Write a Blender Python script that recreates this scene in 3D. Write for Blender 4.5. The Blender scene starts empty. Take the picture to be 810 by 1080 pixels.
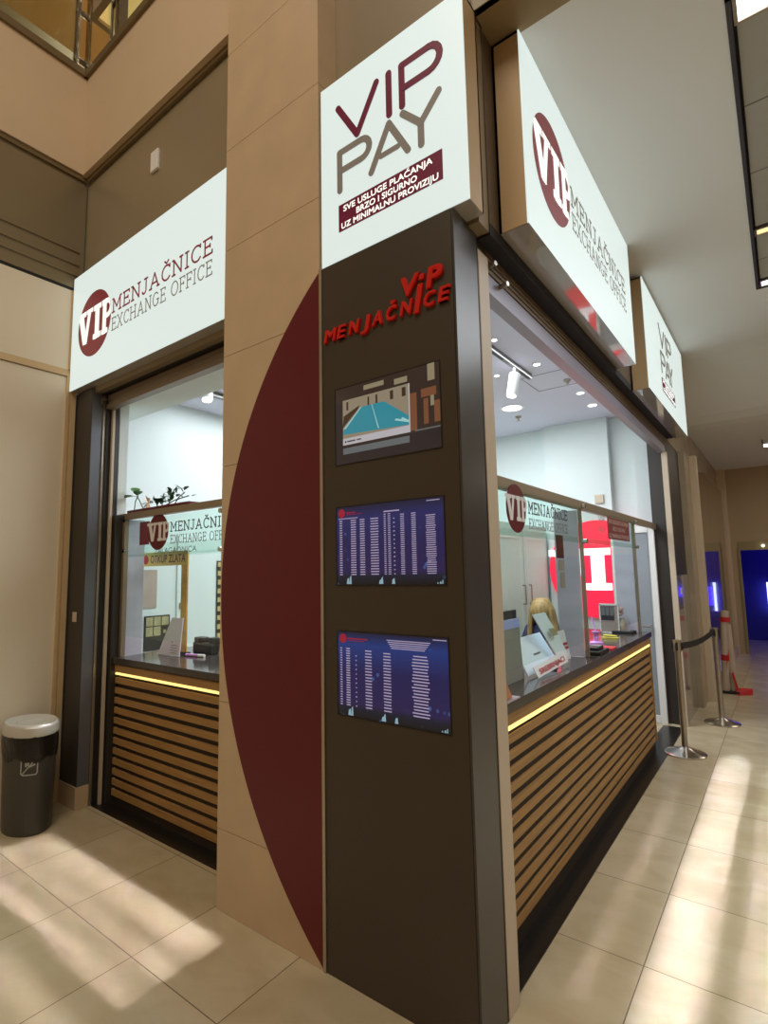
import bpy, bmesh, math, random
from mathutils import Vector, Matrix
random.seed(7)
S = bpy.context.scene
C = S.collection
PI = math.pi

# ------------------------------------------------------------------ materials
def rgb(r, g, b):
    f = lambda c: (c/12.92 if c <= .04045 else ((c+.055)/1.055)**2.4)
    return (f(r/255), f(g/255), f(b/255), 1)

def mat(name, col, rough=.5, metal=0, emis=None, es=1, coat=0, noise=0, nscale=8, bump=0, trans=0, spec=.5, stretch=None, alpha=None):
    m = bpy.data.materials.new(name); m.use_nodes = True
    nt = m.node_tree; b = nt.nodes['Principled BSDF']
    b.inputs['Base Color'].default_value = col
    b.inputs['Roughness'].default_value = rough
    b.inputs['Metallic'].default_value = metal
    b.inputs['Specular IOR Level'].default_value = spec
    if coat: b.inputs['Coat Weight'].default_value = coat; b.inputs['Coat Roughness'].default_value = .03
    if trans: b.inputs['Transmission Weight'].default_value = trans
    if alpha is not None: b.inputs['Alpha'].default_value = alpha
    if emis: b.inputs['Emission Color'].default_value = emis; b.inputs['Emission Strength'].default_value = es
    if noise or bump:
        tc = nt.nodes.new('ShaderNodeTexCoord'); mp = nt.nodes.new('ShaderNodeMapping')
        if stretch: mp.inputs['Scale'].default_value = stretch
        nt.links.new(tc.outputs['Object'], mp.inputs['Vector'])
        n = nt.nodes.new('ShaderNodeTexNoise'); n.inputs['Scale'].default_value = nscale; n.inputs['Detail'].default_value = 6
        nt.links.new(mp.outputs['Vector'], n.inputs['Vector'])
        if noise:
            r = nt.nodes.new('ShaderNodeValToRGB')
            r.color_ramp.elements[0].position = .3; r.color_ramp.elements[1].position = .7
            r.color_ramp.elements[0].color = tuple(c*(1-noise) for c in col[:3]) + (1,)
            r.color_ramp.elements[1].color = tuple(min(1, c*(1+noise)) for c in col[:3]) + (1,)
            nt.links.new(n.outputs['Fac'], r.inputs['Fac']); nt.links.new(r.outputs['Color'], b.inputs['Base Color'])
        if bump:
            bp = nt.nodes.new('ShaderNodeBump'); bp.inputs['Strength'].default_value = bump; bp.inputs['Distance'].default_value = .01
            nt.links.new(n.outputs['Fac'], bp.inputs['Height']); nt.links.new(bp.outputs['Normal'], b.inputs['Normal'])
    return m

def glass(name, tint=(.93, .98, .96, 1), refl=.12):
    m = bpy.data.materials.new(name); m.use_nodes = True
    nt = m.node_tree; nt.nodes.clear()
    o = nt.nodes.new('ShaderNodeOutputMaterial'); mx = nt.nodes.new('ShaderNodeMixShader')
    t = nt.nodes.new('ShaderNodeBsdfTransparent'); t.inputs['Color'].default_value = tint
    g = nt.nodes.new('ShaderNodeBsdfGlossy'); g.inputs['Roughness'].default_value = .02; g.inputs['Color'].default_value = (.9, .9, .9, 1)
    f = nt.nodes.new('ShaderNodeLayerWeight'); f.inputs['Blend'].default_value = .5
    p = nt.nodes.new('ShaderNodeMath'); p.operation = 'POWER'; p.inputs[1].default_value = 4
    q = nt.nodes.new('ShaderNodeMath'); q.operation = 'MULTIPLY_ADD'; q.inputs[1].default_value = .22; q.inputs[2].default_value = refl*.25
    nt.links.new(f.outputs['Facing'], p.inputs[0]); nt.links.new(p.outputs[0], q.inputs[0])
    nt.links.new(q.outputs[0], mx.inputs['Fac']); nt.links.new(t.outputs[0], mx.inputs[1]); nt.links.new(g.outputs[0], mx.inputs[2])
    nt.links.new(mx.outputs[0], o.inputs['Surface'])
    return m

def floor_mat():
    m = bpy.data.materials.new('polished_floor_tiles'); m.use_nodes = True
    nt = m.node_tree; b = nt.nodes['Principled BSDF']; L = nt.links.new; N = nt.nodes.new
    tc = N('ShaderNodeTexCoord'); sp = N('ShaderNodeSeparateXYZ'); L(tc.outputs['Object'], sp.inputs[0])
    def mth(op, a, c=None):
        n = N('ShaderNodeMath'); n.operation = op
        for i, v in enumerate((a, c)):
            if v is None: continue
            if isinstance(v, (int, float)): n.inputs[i].default_value = v
            else: L(v, n.inputs[i])
        return n.outputs[0]
    P = .588
    ux = mth('DIVIDE', mth('SUBTRACT', sp.outputs['X'], .337), P); uy = mth('DIVIDE', mth('SUBTRACT', sp.outputs['Y'], .765), P)
    dx = mth('ABSOLUTE', mth('SUBTRACT', ux, mth('ROUND', ux))); dy = mth('ABSOLUTE', mth('SUBTRACT', uy, mth('ROUND', uy)))
    d = mth('MINIMUM', dx, dy); joint = mth('LESS_THAN', d, .0034)
    cx = mth('FLOOR', ux); cy = mth('FLOOR', uy)
    cmb = N('ShaderNodeCombineXYZ'); L(cx, cmb.inputs[0]); L(cy, cmb.inputs[1])
    wn = N('ShaderNodeTexWhiteNoise'); L(cmb.outputs[0], wn.inputs['Vector'])
    mp = N('ShaderNodeMapping'); mp.inputs['Rotation'].default_value = (0, 0, .5); mp.inputs['Scale'].default_value = (1.6, 2.6, 1)
    ad = N('ShaderNodeVectorMath'); ad.operation = 'MULTIPLY_ADD'; L(cmb.outputs[0], ad.inputs[0]); ad.inputs[1].default_value = (3.7, 5.1, 0); L(tc.outputs['Object'], ad.inputs[2])
    L(ad.outputs[0], mp.inputs['Vector'])
    n = N('ShaderNodeTexNoise'); n.inputs['Scale'].default_value = 2.2; n.inputs['Detail'].default_value = 8; n.inputs['Distortion'].default_value = .8; L(mp.outputs[0], n.inputs['Vector'])
    fac = mth('ADD', mth('MULTIPLY', n.outputs['Fac'], .8), mth('MULTIPLY', wn.outputs['Value'], .2))
    r = N('ShaderNodeValToRGB'); r.color_ramp.elements[0].position = .3; r.color_ramp.elements[1].position = .72
    r.color_ramp.elements[0].color = rgb(188, 171, 138); r.color_ramp.elements[1].color = rgb(206, 192, 162); L(fac, r.inputs['Fac'])
    mx = N('ShaderNodeMixRGB'); L(joint, mx.inputs['Fac']); L(r.outputs['Color'], mx.inputs[1]); mx.inputs[2].default_value = rgb(95, 78, 58)
    L(mx.outputs[0], b.inputs['Base Color'])
    rr = mth('ADD', mth('MULTIPLY', n.outputs['Fac'], .12), mth('ADD', mth('MULTIPLY', joint, .4), .16)); L(rr, b.inputs['Roughness'])
    return m

M = {}
M['floor'] = floor_mat()
M['tile'] = mat('beige_wall_tile', rgb(204, 180, 148), .38, noise=.05, nscale=5)
M['joint'] = mat('tile_joint', rgb(110, 84, 52), .8)
M['dark_panel'] = mat('dark_brown_panel', rgb(66, 57, 46), .42, noise=.05, nscale=3)
M['gunmetal'] = mat('gunmetal_side', rgb(88, 86, 84), .28, metal=.5)
M['alu'] = mat('brushed_aluminium', rgb(190, 180, 165), .3, metal=.8)
M['champagne'] = mat('champagne_guide', rgb(200, 184, 162), .45)
M['maroon'] = mat('maroon_film', rgb(98, 10, 26), .42)
M['brownwall'] = mat('brown_wall_paint', rgb(144, 130, 104), .35, noise=.03, nscale=2)
M['beigewall'] = mat('beige_wall_paint', rgb(208, 185, 154), .7, noise=.02, nscale=3)
M['cream_panel'] = mat('cream_wall_panel', rgb(226, 212, 188), .55)
M['olive'] = mat('olive_shutter_metal', rgb(136, 122, 94), .4, metal=.3)
M['trimdark'] = mat('dark_bronze_trim', rgb(122, 104, 74), .4, metal=.3)
M['plaster'] = mat('ceiling_plaster', rgb(226, 228, 228), .9)
M['brownsoffit'] = mat('brown_soffit', rgb(150, 128, 92), .7)
M['graypanel'] = mat('ceiling_tile_grey', rgb(170, 168, 162), .85)
M['blackgap'] = mat('ceiling_gap_dark', rgb(60, 58, 66), .6)
M['lamp'] = mat('lamp_diffuser', rgb(255, 255, 255), .5, emis=(1, .97, .92, 1), es=3)
M['lampyellow'] = mat('lamp_diffuser_yellow', rgb(255, 240, 170), .5, emis=(1, .86, .42, 1), es=.9)
M['signface'] = mat('lightbox_face', rgb(130, 132, 132), .35, emis=(.80, .93, .89, 1), es=.78)
M['signside'] = mat('lightbox_side', rgb(196, 168, 128), .4)
M['signbase'] = mat('lightbox_underside', rgb(170, 164, 158), .07, coat=1, spec=.8)
M['logo_red'] = mat('logo_maroon', rgb(122, 40, 48), .4, emis=rgb(118, 42, 50), es=.45)
M['logo_plum'] = mat('logo_plum', rgb(104, 22, 52), .4, emis=rgb(104, 22, 52), es=.25)
M['logo_grey'] = mat('logo_grey', rgb(120, 112, 104), .4, emis=rgb(125, 118, 108), es=.35)
M['logo_white'] = mat('logo_white', rgb(240, 240, 236), .4, emis=(.88, .95, .93, 1), es=.8)
M['redletter'] = mat('red_acrylic_letter', rgb(210, 32, 22), .3)
M['black'] = mat('black_matte', rgb(26, 24, 24), .5)
M['charcoal'] = mat('charcoal_post', rgb(52, 48, 44), .45)
M['granite'] = mat('black_granite', rgb(34, 31, 28), .28, noise=.3, nscale=60)
M['worktop'] = mat('worktop_dark', rgb(66, 60, 56), .12, noise=.08, nscale=30)
M['wood'] = mat('oak_slat', rgb(166, 126, 74), .45, noise=.22, nscale=3, stretch=(1, 1, 30))
M['woodback'] = mat('slat_backing', rgb(40, 28, 18), .7)
M['led'] = mat('led_strip', rgb(255, 235, 150), .5, emis=(1, .76, .26, 1), es=1.25)
M['rail'] = mat('rail_champagne_metal', rgb(148, 134, 112), .38, metal=.35)
M['glass'] = glass('clear_glass')
M['glass_green'] = glass('header_glass', (.86, .95, .92, 1), .14)
M['divider'] = mat('grey_stone_divider', rgb(194, 190, 204), .4, noise=.08, nscale=4, stretch=(1, 1, 3))
M['white_wall'] = mat('white_interior_paint', rgb(218, 226, 226), .85)
M['white_ceiling'] = mat('white_interior_ceiling', rgb(208, 208, 226), .9)
M['cabinet'] = mat('white_cabinet', rgb(196, 222, 212), .5)
M['chrome'] = mat('chrome', rgb(205, 200, 192), .14, metal=1)
M['steel'] = mat('satin_steel', rgb(170, 160, 148), .28, metal=.9)
M['beltblack'] = mat('black_webbing', rgb(34, 26, 26), .8)
M['disc_red'] = mat('neon_red_disc', rgb(230, 20, 50), .4, emis=(1, .03, .08, 1), es=.85)
M['disc_white'] = mat('neon_white_letter', rgb(255, 255, 255), .4, emis=(1, .93, 1, 1), es=1.05)
M['gold'] = mat('gold_film', rgb(244, 200, 104), .5)
M['white'] = mat('white_plastic', rgb(232, 232, 232), .45)
M['paper'] = mat('white_paper', rgb(236, 244, 255), .8)
M['paperpink'] = mat('pinkish_paper', rgb(228, 222, 236), .8)
M['red'] = mat('red_print', rgb(190, 40, 50), .6)
M['yellow'] = mat('yellow_plastic', rgb(222, 210, 70), .45)
M['pink'] = mat('lilac_plastic', rgb(210, 150, 220), .45)
M['posterbrown'] = mat('brown_poster', rgb(176, 156, 146), .7, noise=.1, nscale=6)
M['cards'] = mat('notice_cards', rgb(170, 160, 120), .7, noise=.15, nscale=25)
M['leaf'] = mat('green_leaf', rgb(70, 120, 58), .5, noise=.3, nscale=20)
M['leafdark'] = mat('dark_green_leaf', rgb(38, 84, 40), .5, noise=.3, nscale=20)
M['flower'] = mat('cream_petal', rgb(226, 190, 150), .6)
M['binbody'] = mat('charcoal_bin_plastic', rgb(66, 64, 58), .42)
M['liner'] = mat('black_bin_liner', rgb(18, 16, 16), .28, bump=.8, nscale=25)
M['lid'] = mat('clear_grey_lid', rgb(200, 196, 186), .25)
M['skin'] = mat('skin', rgb(214, 164, 138), .5)
M['hair'] = mat('blonde_hair', rgb(186, 152, 98), .5, noise=.35, nscale=14, stretch=(4, 4, .6))
M['navy'] = mat('navy_cloth', rgb(70, 72, 110), .85)
M['marble'] = mat('brown_polished_stone', rgb(150, 130, 106), .06, noise=.3, nscale=2, stretch=(1, 2.5, .7), coat=1)
M['greymetal'] = mat('grey_polished_panel', rgb(142, 136, 126), .12, noise=.06, nscale=2, coat=.6)
M['stonepost'] = mat('beige_post_stone', rgb(206, 186, 158), .45)
M['bluewall'] = mat('blue_store_wall', rgb(50, 50, 150), .8)
M['bluelamp'] = mat('blue_lamp', rgb(60, 40, 255), .5, emis=(.05, .02, 1, 1), es=1.3)
M['bluewhite'] = mat('blue_white_tube', rgb(190, 200, 255), .5, emis=(.45, .5, 1, 1), es=3)
M['tape'] = mat('red_barrier_tape', rgb(196, 32, 36), .5)
M['whitepost'] = mat('off_white_post', rgb(190, 172, 152), .55)
M['amber'] = mat('amber_glow_ceiling', rgb(230, 190, 90), .6, emis=(1, .72, .25, 1), es=.5)
M['shade'] = mat('upper_wall_dark', rgb(110, 96, 66), .6)
M['purple'] = mat('magnetic_strip', rgb(140, 110, 190), .4)
M['ink'] = mat('ink_dark', rgb(60, 50, 50), .6)
M['inkgrey'] = mat('ink_grey', rgb(120, 118, 116), .6)

# ------------------------------------------------------------------ mesh helpers
class MB:
    def __init__(s): s.v = []; s.f = []
    def add(s, vs, fs):
        n = len(s.v); s.v += [tuple(v) for v in vs]; s.f += [tuple(i+n for i in f) for f in fs]; return s
    def box(s, x0, x1, y0, y1, z0, z1):
        x0, x1 = min(x0, x1), max(x0, x1); y0, y1 = min(y0, y1), max(y0, y1); z0, z1 = min(z0, z1), max(z0, z1)
        return s.add([(x0,y0,z0),(x1,y0,z0),(x1,y1,z0),(x0,y1,z0),(x0,y0,z1),(x1,y0,z1),(x1,y1,z1),(x0,y1,z1)],
              [(0,3,2,1),(4,5,6,7),(0,1,5,4),(1,2,6,5),(2,3,7,6),(3,0,4,7)])
    def cyl(s, p0, p1, r, r1=None, seg=20):
        p0 = Vector(p0); p1 = Vector(p1); r1 = r if r1 is None else r1
        d = (p1-p0).normalized(); a = Vector((0,0,1)) if abs(d.z) < .9 else Vector((1,0,0))
        u = d.cross(a).normalized(); w = d.cross(u)
        vs = []
        for p, q in ((p0, r), (p1, r1)):
            for i in range(seg):
                t = 2*PI*i/seg; vs.append(p+u*(q*math.cos(t))+w*(q*math.sin(t)))
        fs = [(i, (i+1) % seg, seg+(i+1) % seg, seg+i) for i in range(seg)] + [tuple(range(seg-1, -1, -1)), tuple(range(seg, 2*seg))]
        return s.add(vs, fs)
    def lathe(s, prof, c=(0,0,0), seg=32, sx=1, sy=1):
        vs = []; fs = []
        for r, z in prof:
            for i in range(seg):
                t = 2*PI*i/seg; vs.append((c[0]+r*sx*math.cos(t), c[1]+r*sy*math.sin(t), c[2]+z))
        n = len(prof)
        for k in range(n-1):
            for i in range(seg):
                j = (i+1) % seg; fs.append((k*seg+i, k*seg+j, (k+1)*seg+j, (k+1)*seg+i))
        if prof[0][0] > 1e-5: fs.append(tuple(range(seg-1, -1, -1)))
        if prof[-1][0] > 1e-5: fs.append(tuple((n-1)*seg+i for i in range(seg)))
        return s.add(vs, fs)
    def prism(s, poly, fr, n0, n1):
        """poly in (u,v), frame fr(u,v,n)->xyz, extruded n0..n1"""
        k = len(poly)
        vs = [fr(u, v, n0) for u, v in poly]+[fr(u, v, n1) for u, v in poly]
        fs = [tuple(range(k-1, -1, -1)), tuple(range(k, 2*k))]+[(i, (i+1) % k, k+(i+1) % k, k+i) for i in range(k)]
        return s.add(vs, fs)
    def tube(s, pts, r, seg=10):
        pts = [Vector(p) for p in pts]
        for a, b in zip(pts, pts[1:]): s.cyl(a, b, r, seg=seg)
        for p in pts[1:-1]: s.ball(p, r, 8, 6)
        return s
    def ball(s, c, r, seg=16, rings=10, sc=(1,1,1)):
        prof = []
        vs = []; fs = []
        for k in range(rings+1):
            t = -PI/2+PI*k/rings
            for i in range(seg):
                a = 2*PI*i/seg
                vs.append((c[0]+r*sc[0]*math.cos(t)*math.cos(a), c[1]+r*sc[1]*math.cos(t)*math.sin(a), c[2]+r*sc[2]*math.sin(t)))
        for k in range(rings):
            for i in range(seg):
                j = (i+1) % seg; fs.append((k*seg+i, k*seg+j, (k+1)*seg+j, (k+1)*seg+i))
        return s.add(vs, fs)
    def quad(s, a, b, c, d): return s.add([a, b, c, d], [(0,1,2,3)])
    def slab(s, a, b, c, d, t):
        """thick sheet from 4 corners"""
        a, b, c, d = map(Vector, (a, b, c, d)); n = (b-a).cross(d-a).normalized()*t
        return s.add([a, b, c, d, a+n, b+n, c+n, d+n], [(3,2,1,0),(4,5,6,7),(0,1,5,4),(1,2,6,5),(2,3,7,6),(3,0,4,7)])
    def build(s, name, m, parent=None, bevel=0, smooth=False, fix=True):
        me = bpy.data.meshes.new(name); me.from_pydata(s.v, [], s.f); me.materials.append(m)
        if fix:
            bm = bmesh.new(); bm.from_mesh(me); bmesh.ops.remove_doubles(bm, verts=bm.verts, dist=1e-6)
            bmesh.ops.recalc_face_normals(bm, faces=bm.faces); bm.to_mesh(me); bm.free()
        if smooth:
            for p in me.polygons: p.use_smooth = True
        me.update()
        o = bpy.data.objects.new(name, me); C.objects.link(o)
        if parent: o.parent = parent; o.matrix_parent_inverse = Matrix.Translation(-world_loc(parent))
        if bevel:
            b = o.modifiers.new('bevel', 'BEVEL'); b.width = bevel; b.segments = 2; b.limit_method = 'ANGLE'
        if smooth:
            w = o.modifiers.new('wn', 'WEIGHTED_NORMAL'); w.keep_sharp = True
            for e in me.edges: pass
            try: me.set_sharp_from_angle(angle=math.radians(40))
            except Exception: pass
        return o

def world_loc(o): return Vector(o.location) if o.type == 'EMPTY' else Vector((0, 0, 0))
def pieces(name, m, parent, boxes, **k):
    """one object for every separate piece of the same kind"""
    return [bb.build(name, m, parent, **k) for bb in boxes]
def B(*a): return MB().box(*a)
def CY(*a, **k): return MB().cyl(*a, **k)
def build_multi(name, parts, parent):
    """parts: (MB, material) -> one mesh with several materials (a printed or displayed picture)"""
    me = bpy.data.meshes.new(name); v = []; f = []; mi = []
    for k, (b_, m_) in enumerate(parts):
        n = len(v); v += b_.v; f += [tuple(i+n for i in q) for q in b_.f]; mi += [k]*len(b_.f); me.materials.append(m_)
    me.from_pydata(v, [], f)
    for p_, k in zip(me.polygons, mi): p_.material_index = k
    o = bpy.data.objects.new(name, me); C.objects.link(o)
    if parent: o.parent = parent; o.matrix_parent_inverse = Matrix.Translation(-world_loc(parent))
    return o

def thing(name, label, cat, loc=(0,0,0), group=None):
    o = bpy.data.objects.new(name, None); o.empty_display_size = .1; C.objects.link(o); o.location = loc
    o['label'] = label; o['category'] = cat
    if group: o['group'] = group
    return o
def tag(o, label, cat, group=None, kind=None):
    o['label'] = label; o['category'] = cat
    if group: o['group'] = group
    if kind: o['kind'] = kind
    return o
def struct(o): o['kind'] = 'structure'; return o
def lab(o, l): o['label'] = l; return o
def FL(y):   # faces -y, u = x, v = z
    return lambda u, v, n: (u, y-n, v)
def FR(x):   # faces +x, u = y, v = z
    return lambda u, v, n: (x+n, u, v)
def circle(cu, cv, ru, rv=None, k=48, a0=0, a1=2*PI):
    rv = ru if rv is None else rv
    return [(cu+ru*math.cos(a0+(a1-a0)*i/k), cv+rv*math.sin(a0+(a1-a0)*i/k)) for i in range(k if abs(a1-a0-2*PI) < 1e-6 else k+1)]

def text2d(body, bold=0):
    c = bpy.data.curves.new('t', 'FONT'); c.body = body.replace('Č', 'C').replace('Ć', 'C'); c.resolution_u = 4; c.fill_mode = 'FRONT'
    o = bpy.data.objects.new('t', c); C.objects.link(o); bpy.context.view_layer.update()
    me = bpy.data.meshes.new_from_object(o.evaluated_get(bpy.context.evaluated_depsgraph_get()))
    vs = [(v.co.x, v.co.y) for v in me.vertices]; fs = [tuple(p.vertices) for p in me.polygons]
    for i, ch in enumerate(body):
        if ch not in 'ČĆ': continue
        def wid(t):
            c.body = t; bpy.context.view_layer.update()
            m2 = bpy.data.meshes.new_from_object(o.evaluated_get(bpy.context.evaluated_depsgraph_get()))
            r = (min(v.co.x for v in m2.vertices), max(v.co.x for v in m2.vertices)); bpy.data.meshes.remove(m2); return r
        b = wid(body[:i+1].replace('Č', 'C').replace('Ć', 'C'))[1]
        w = wid('C'); cx = b-(w[1]-w[0])/2; n = len(vs); t = .07+min(bold, .03)
        if ch == 'Č':
            vs += [(cx-.17, .92), (cx, .79), (cx+.17, .92), (cx+.17-t, .95), (cx, .86), (cx-.17+t, .95)]
            fs += [(n, n+1, n+4, n+5), (n+1, n+2, n+3, n+4)]
        else:
            vs += [(cx-.03, .78), (cx+.05+t, .95), (cx+.16+t, .95), (cx+.05, .78)]; fs += [(n, n+3, n+2, n+1)]
    bpy.data.meshes.remove(me); bpy.data.objects.remove(o); bpy.data.curves.remove(c)
    return vs, fs
def text(mb, body, fr, u0, u1, v0, v1, n, bold=0, shear=0, depth=0):
    """cap height spans v0..v1, width u0..u1"""
    vs, fs = text2d(body, bold)
    a = min(v[0] for v in vs); b = max(v[0] for v in vs); cap = .692
    su = (u1-u0)/(b-a); sv = (v1-v0)/cap
    P = [((x-a)*su+u0+shear*y*sv, y*sv+v0) for x, y in vs]
    base = P
    for k, (ox, oy) in enumerate(((0, 0),) if bold < .008 else ((-bold, -bold), (bold, -bold), (-bold, bold), (bold, bold), (0, 0))):
      P = [(u+ox*sv, v+oy*sv) for u, v in base]
      _stamp(mb, P, fs, fr, n+(0 if depth else k*.00012), depth+k*.0004 if depth else 0)
    return mb
def _stamp(mb, P, fs, fr, n, depth):
    if depth:
        m = len(P)
        ed = {}
        for f in fs:
            for i in range(len(f)):
                e = (f[i], f[(i+1) % len(f)]); ed[e] = ed.get(e, 0)+1
        side = [(a2, b2, b2+m, a2+m) for (a2, b2) in ed if (b2, a2) not in ed]
        mb.add([fr(u, v, n) for u, v in P]+[fr(u, v, n+depth) for u, v in P], [tuple(i+m for i in f) for f in fs]+side)
    else:
        mb.add([fr(u, v, n) for u, v in P], fs)
    return mb
def serif_text(mb, body, fr, u0, u1, v0, v1, n): return text(mb, body, fr, u0, u1, v0, v1, n, bold=.004)

_st = [0]
def stroke(mb, pts, w, fr, n, d=.004):
    """flat rounded ribbon strokes"""
    for (a, b) in zip(pts, pts[1:]):
        L = math.hypot(b[0]-a[0], b[1]-a[1])
        if L < 1e-6: continue
        _st[0] = (_st[0]+1) % 9; d2 = d+_st[0]*.00007
        ux, uy = (b[0]-a[0])/L, (b[1]-a[1])/L; px, py = -uy*w/2, ux*w/2
        mb.prism([(a[0]+px, a[1]+py), (a[0]-px, a[1]-py), (b[0]-px, b[1]-py), (b[0]+px, b[1]+py)], fr, n, n+d2)
    for k, p in enumerate(pts): mb.prism(circle(p[0], p[1], w/2, k=12), fr, n, n+d+.0007+.00007*(k % 7))

def _arc(cx, cy, rx, ry, a0, a1, k=12): return [(cx+rx*math.cos(math.radians(a0+(a1-a0)*i/k)), cy+ry*math.sin(math.radians(a0+(a1-a0)*i/k))) for i in range(k+1)]
SLAB = {
 'M': (.95, [[(.12, 0), (.12, 1), (.475, .3), (.83, 1), (.83, 0)], [(0, 0), (.24, 0)], [(.71, 0), (.95, 0)], [(0, 1), (.12, 1)], [(.83, 1), (.95, 1)]]),
 'E': (.66, [[(0, 0), (.66, 0), (.66, .17)], [(.12, 0), (.12, 1)], [(0, 1), (.62, 1), (.62, .84)], [(.12, .52), (.5, .52)], [(.5, .44), (.5, .6)]]),
 'F': (.62, [[(0, 0), (.26, 0)], [(.12, 0), (.12, 1)], [(0, 1), (.62, 1), (.62, .84)], [(.12, .52), (.5, .52)], [(.5, .44), (.5, .6)]]),
 'N': (.86, [[(.12, 0), (.12, 1), (.74, 0), (.74, 1)], [(0, 0), (.24, 0)], [(0, 1), (.12, 1)], [(.62, 1), (.86, 1)]]),
 'J': (.5, [[(.36, 1), (.36, .18), (.30, .04), (.18, -.02), (.06, .04), (.04, .14)], [(.2, 1), (.5, 1)]]),
 'A': (.9, [[(.1, 0), (.45, 1), (.8, 0)], [(.22, .33), (.68, .33)], [(0, 0), (.2, 0)], [(.7, 0), (.9, 0)]]),
 'C': (.74, [_arc(.42, .5, .38, .5, 42, 318), [(.70, .80), (.70, .98)]]),
 'I': (.3, [[(.15, 0), (.15, 1)], [(.02, 0), (.28, 0)], [(.02, 1), (.28, 1)]]),
 'X': (.85, [[(.1, 0), (.75, 1)], [(.1, 1), (.75, 0)], [(0, 0), (.2, 0)], [(.65, 0), (.85, 0)], [(0, 1), (.2, 1)], [(.65, 1), (.85, 1)]]),
 'H': (.9, [[(.13, 0), (.13, 1)], [(.77, 0), (.77, 1)], [(.13, .52), (.77, .52)], [(0, 0), (.26, 0)], [(.64, 0), (.9, 0)], [(0, 1), (.26, 1)], [(.64, 1), (.9, 1)]]),
 'G': (.84, [_arc(.42, .5, .38, .5, 42, 330), [(.74, .45), (.74, .12)], [(.55, .45), (.84, .45)]]),
 'O': (.84, [_arc(.42, .5, .40, .5, 0, 360, 18)]),
 ' ': (.35, [])}
SLAB['Č'] = (.74, SLAB['C'][1]+[[(.26, 1.30), (.42, 1.14), (.58, 1.30)]])
def slab_text(mb, body, fr, u0, u1, v0, v1, n, w, d=.001):
    tot = sum(SLAB[c][0] for c in body)+.2*(len(body)-1); su = (u1-u0)/tot; h = v1-v0; x = 0
    for c in body:
        for pl in SLAB[c][1]: stroke(mb, [(u0+(x+px)*su, v0+py*h) for px, py in pl], w, fr, n, d)
        x += SLAB[c][0]+.2
    return mb

def vip_letters(cu, cv, r, fr, n, mb, d=.002, clip=True):
    """slab-serif V I P across a round badge of radius r, coordinates in badge units"""
    polys = []
    h = .52
    T = h; B = -h
    polys.append([(-1.10, T), (-.52, T), (-.52, T-.16), (-1.10, T-.16)])          # V left serif
    polys.append([(-1.00, T), (-.70, T), (-.42, B), (-.66, B)])                     # V left arm
    polys.append([(-.36, T), (-.18, T), (-.42, B), (-.60, B)])                    # V right arm
    polys.append([(-.48, T), (-.08, T), (-.08, T-.13), (-.48, T-.13)])
    polys.append([(-.02, T), (.42, T), (.42, T-.16), (-.02, T-.16)])             # I
    polys.append([(.08, T), (.32, T), (.32, B), (.08, B)])
    polys.append([(-.02, B+.16), (.42, B+.16), (.42, B), (-.02, B)])
    polys.append([(.48, T), (.74, T), (.74, B), (.54, B), (.54, T-.16), (.48, T-.16)])
    polys.append([(.48, B+.14), (.84, B+.14), (.84, B), (.48, B)])
    # P bowl
    k = 10; bc = (.80, T-.30)
    for i in range(k):
        a0 = PI/2-PI*i/k; a1 = PI/2-PI*(i+1)/k
        q = [(bc[0]+.30*math.cos(a0), bc[1]+.30*math.sin(a0)), (bc[0]+.30*math.cos(a1), bc[1]+.30*math.sin(a1)),
             (bc[0]+.14*math.cos(a1), bc[1]+.15*math.sin(a1)), (bc[0]+.14*math.cos(a0), bc[1]+.15*math.sin(a0))]
        polys.append(q)
    polys.append([(.70, T), (.82, T), (.82, T-.15), (.70, T-.15)]); polys.append([(.70, T-.45), (.82, T-.45), (.82, T-.60), (.70, T-.60)])
    for p in polys: mb.prism([(cu+x*r, cv+y*r) for x, y in p], fr, n, n+d)
    return mb

def area(name, loc, rot, size, sizey, power, col, spread=PI):
    l = bpy.data.lights.new(name, 'AREA'); l.shape = 'RECTANGLE'; l.size = size; l.size_y = sizey; l.energy = power; l.color = col; l.spread = spread
    o = bpy.data.objects.new(name, l); C.objects.link(o); o.location = loc; o.rotation_euler = rot; return o

# ------------------------------------------------------------------ setting
# floor
b = MB(); b.box(-5.2, 5, -7, 12.5, -.12, 0)
struct(b.build('floor', M['floor']))
b = MB(); b.box(-3.12, -1.42, .205, .36, -.002, .004); struct(b.build('trim_1', M['granite']))
b = MB(); b.box(-.20, -.012, .305, 4.45, -.002, .004); struct(b.build('trim_2', M['granite']))
# corridor ceiling with a recessed light bay (x .915..3, y .73..3.66)
Zc = 3.93
b = MB()
b.box(.0, .915, .34, 4.9, Zc, Zc+.12); b.box(.915, 5, 3.68, 4.9, Zc, Zc+.12); b.box(.915, 5, .34, .73, Zc, Zc+.12)
b.box(3.4, 5, .73, 3.68, Zc, Zc+.12)
prev = (4.9, Zc)
N = 8
for i in range(1, N+1):
    t = i/N; y = 4.9+t*1.4; z = Zc-.55*(t*t*(3-2*t))
    b.add([(-.1, prev[0], prev[1]), (5, prev[0], prev[1]), (5, y, z), (-.1, y, z), (-.1, prev[0], prev[1]+.1), (5, prev[0], prev[1]+.1), (5, y, z+.1), (-.1, y, z+.1)],
          [(0,1,2,3),(7,6,5,4),(0,3,7,4),(1,5,6,2)]); prev = (y, z)
b.box(-.1, 5, 6.3, 10.2, 3.38, 3.5)
struct(b.build('ceiling', M['plaster'], fix=True))
b = MB(); b.box(.06, 5, .135, .34, Zc, Zc+.12); struct(b.build('trim_3', M['brownsoffit']))
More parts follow.
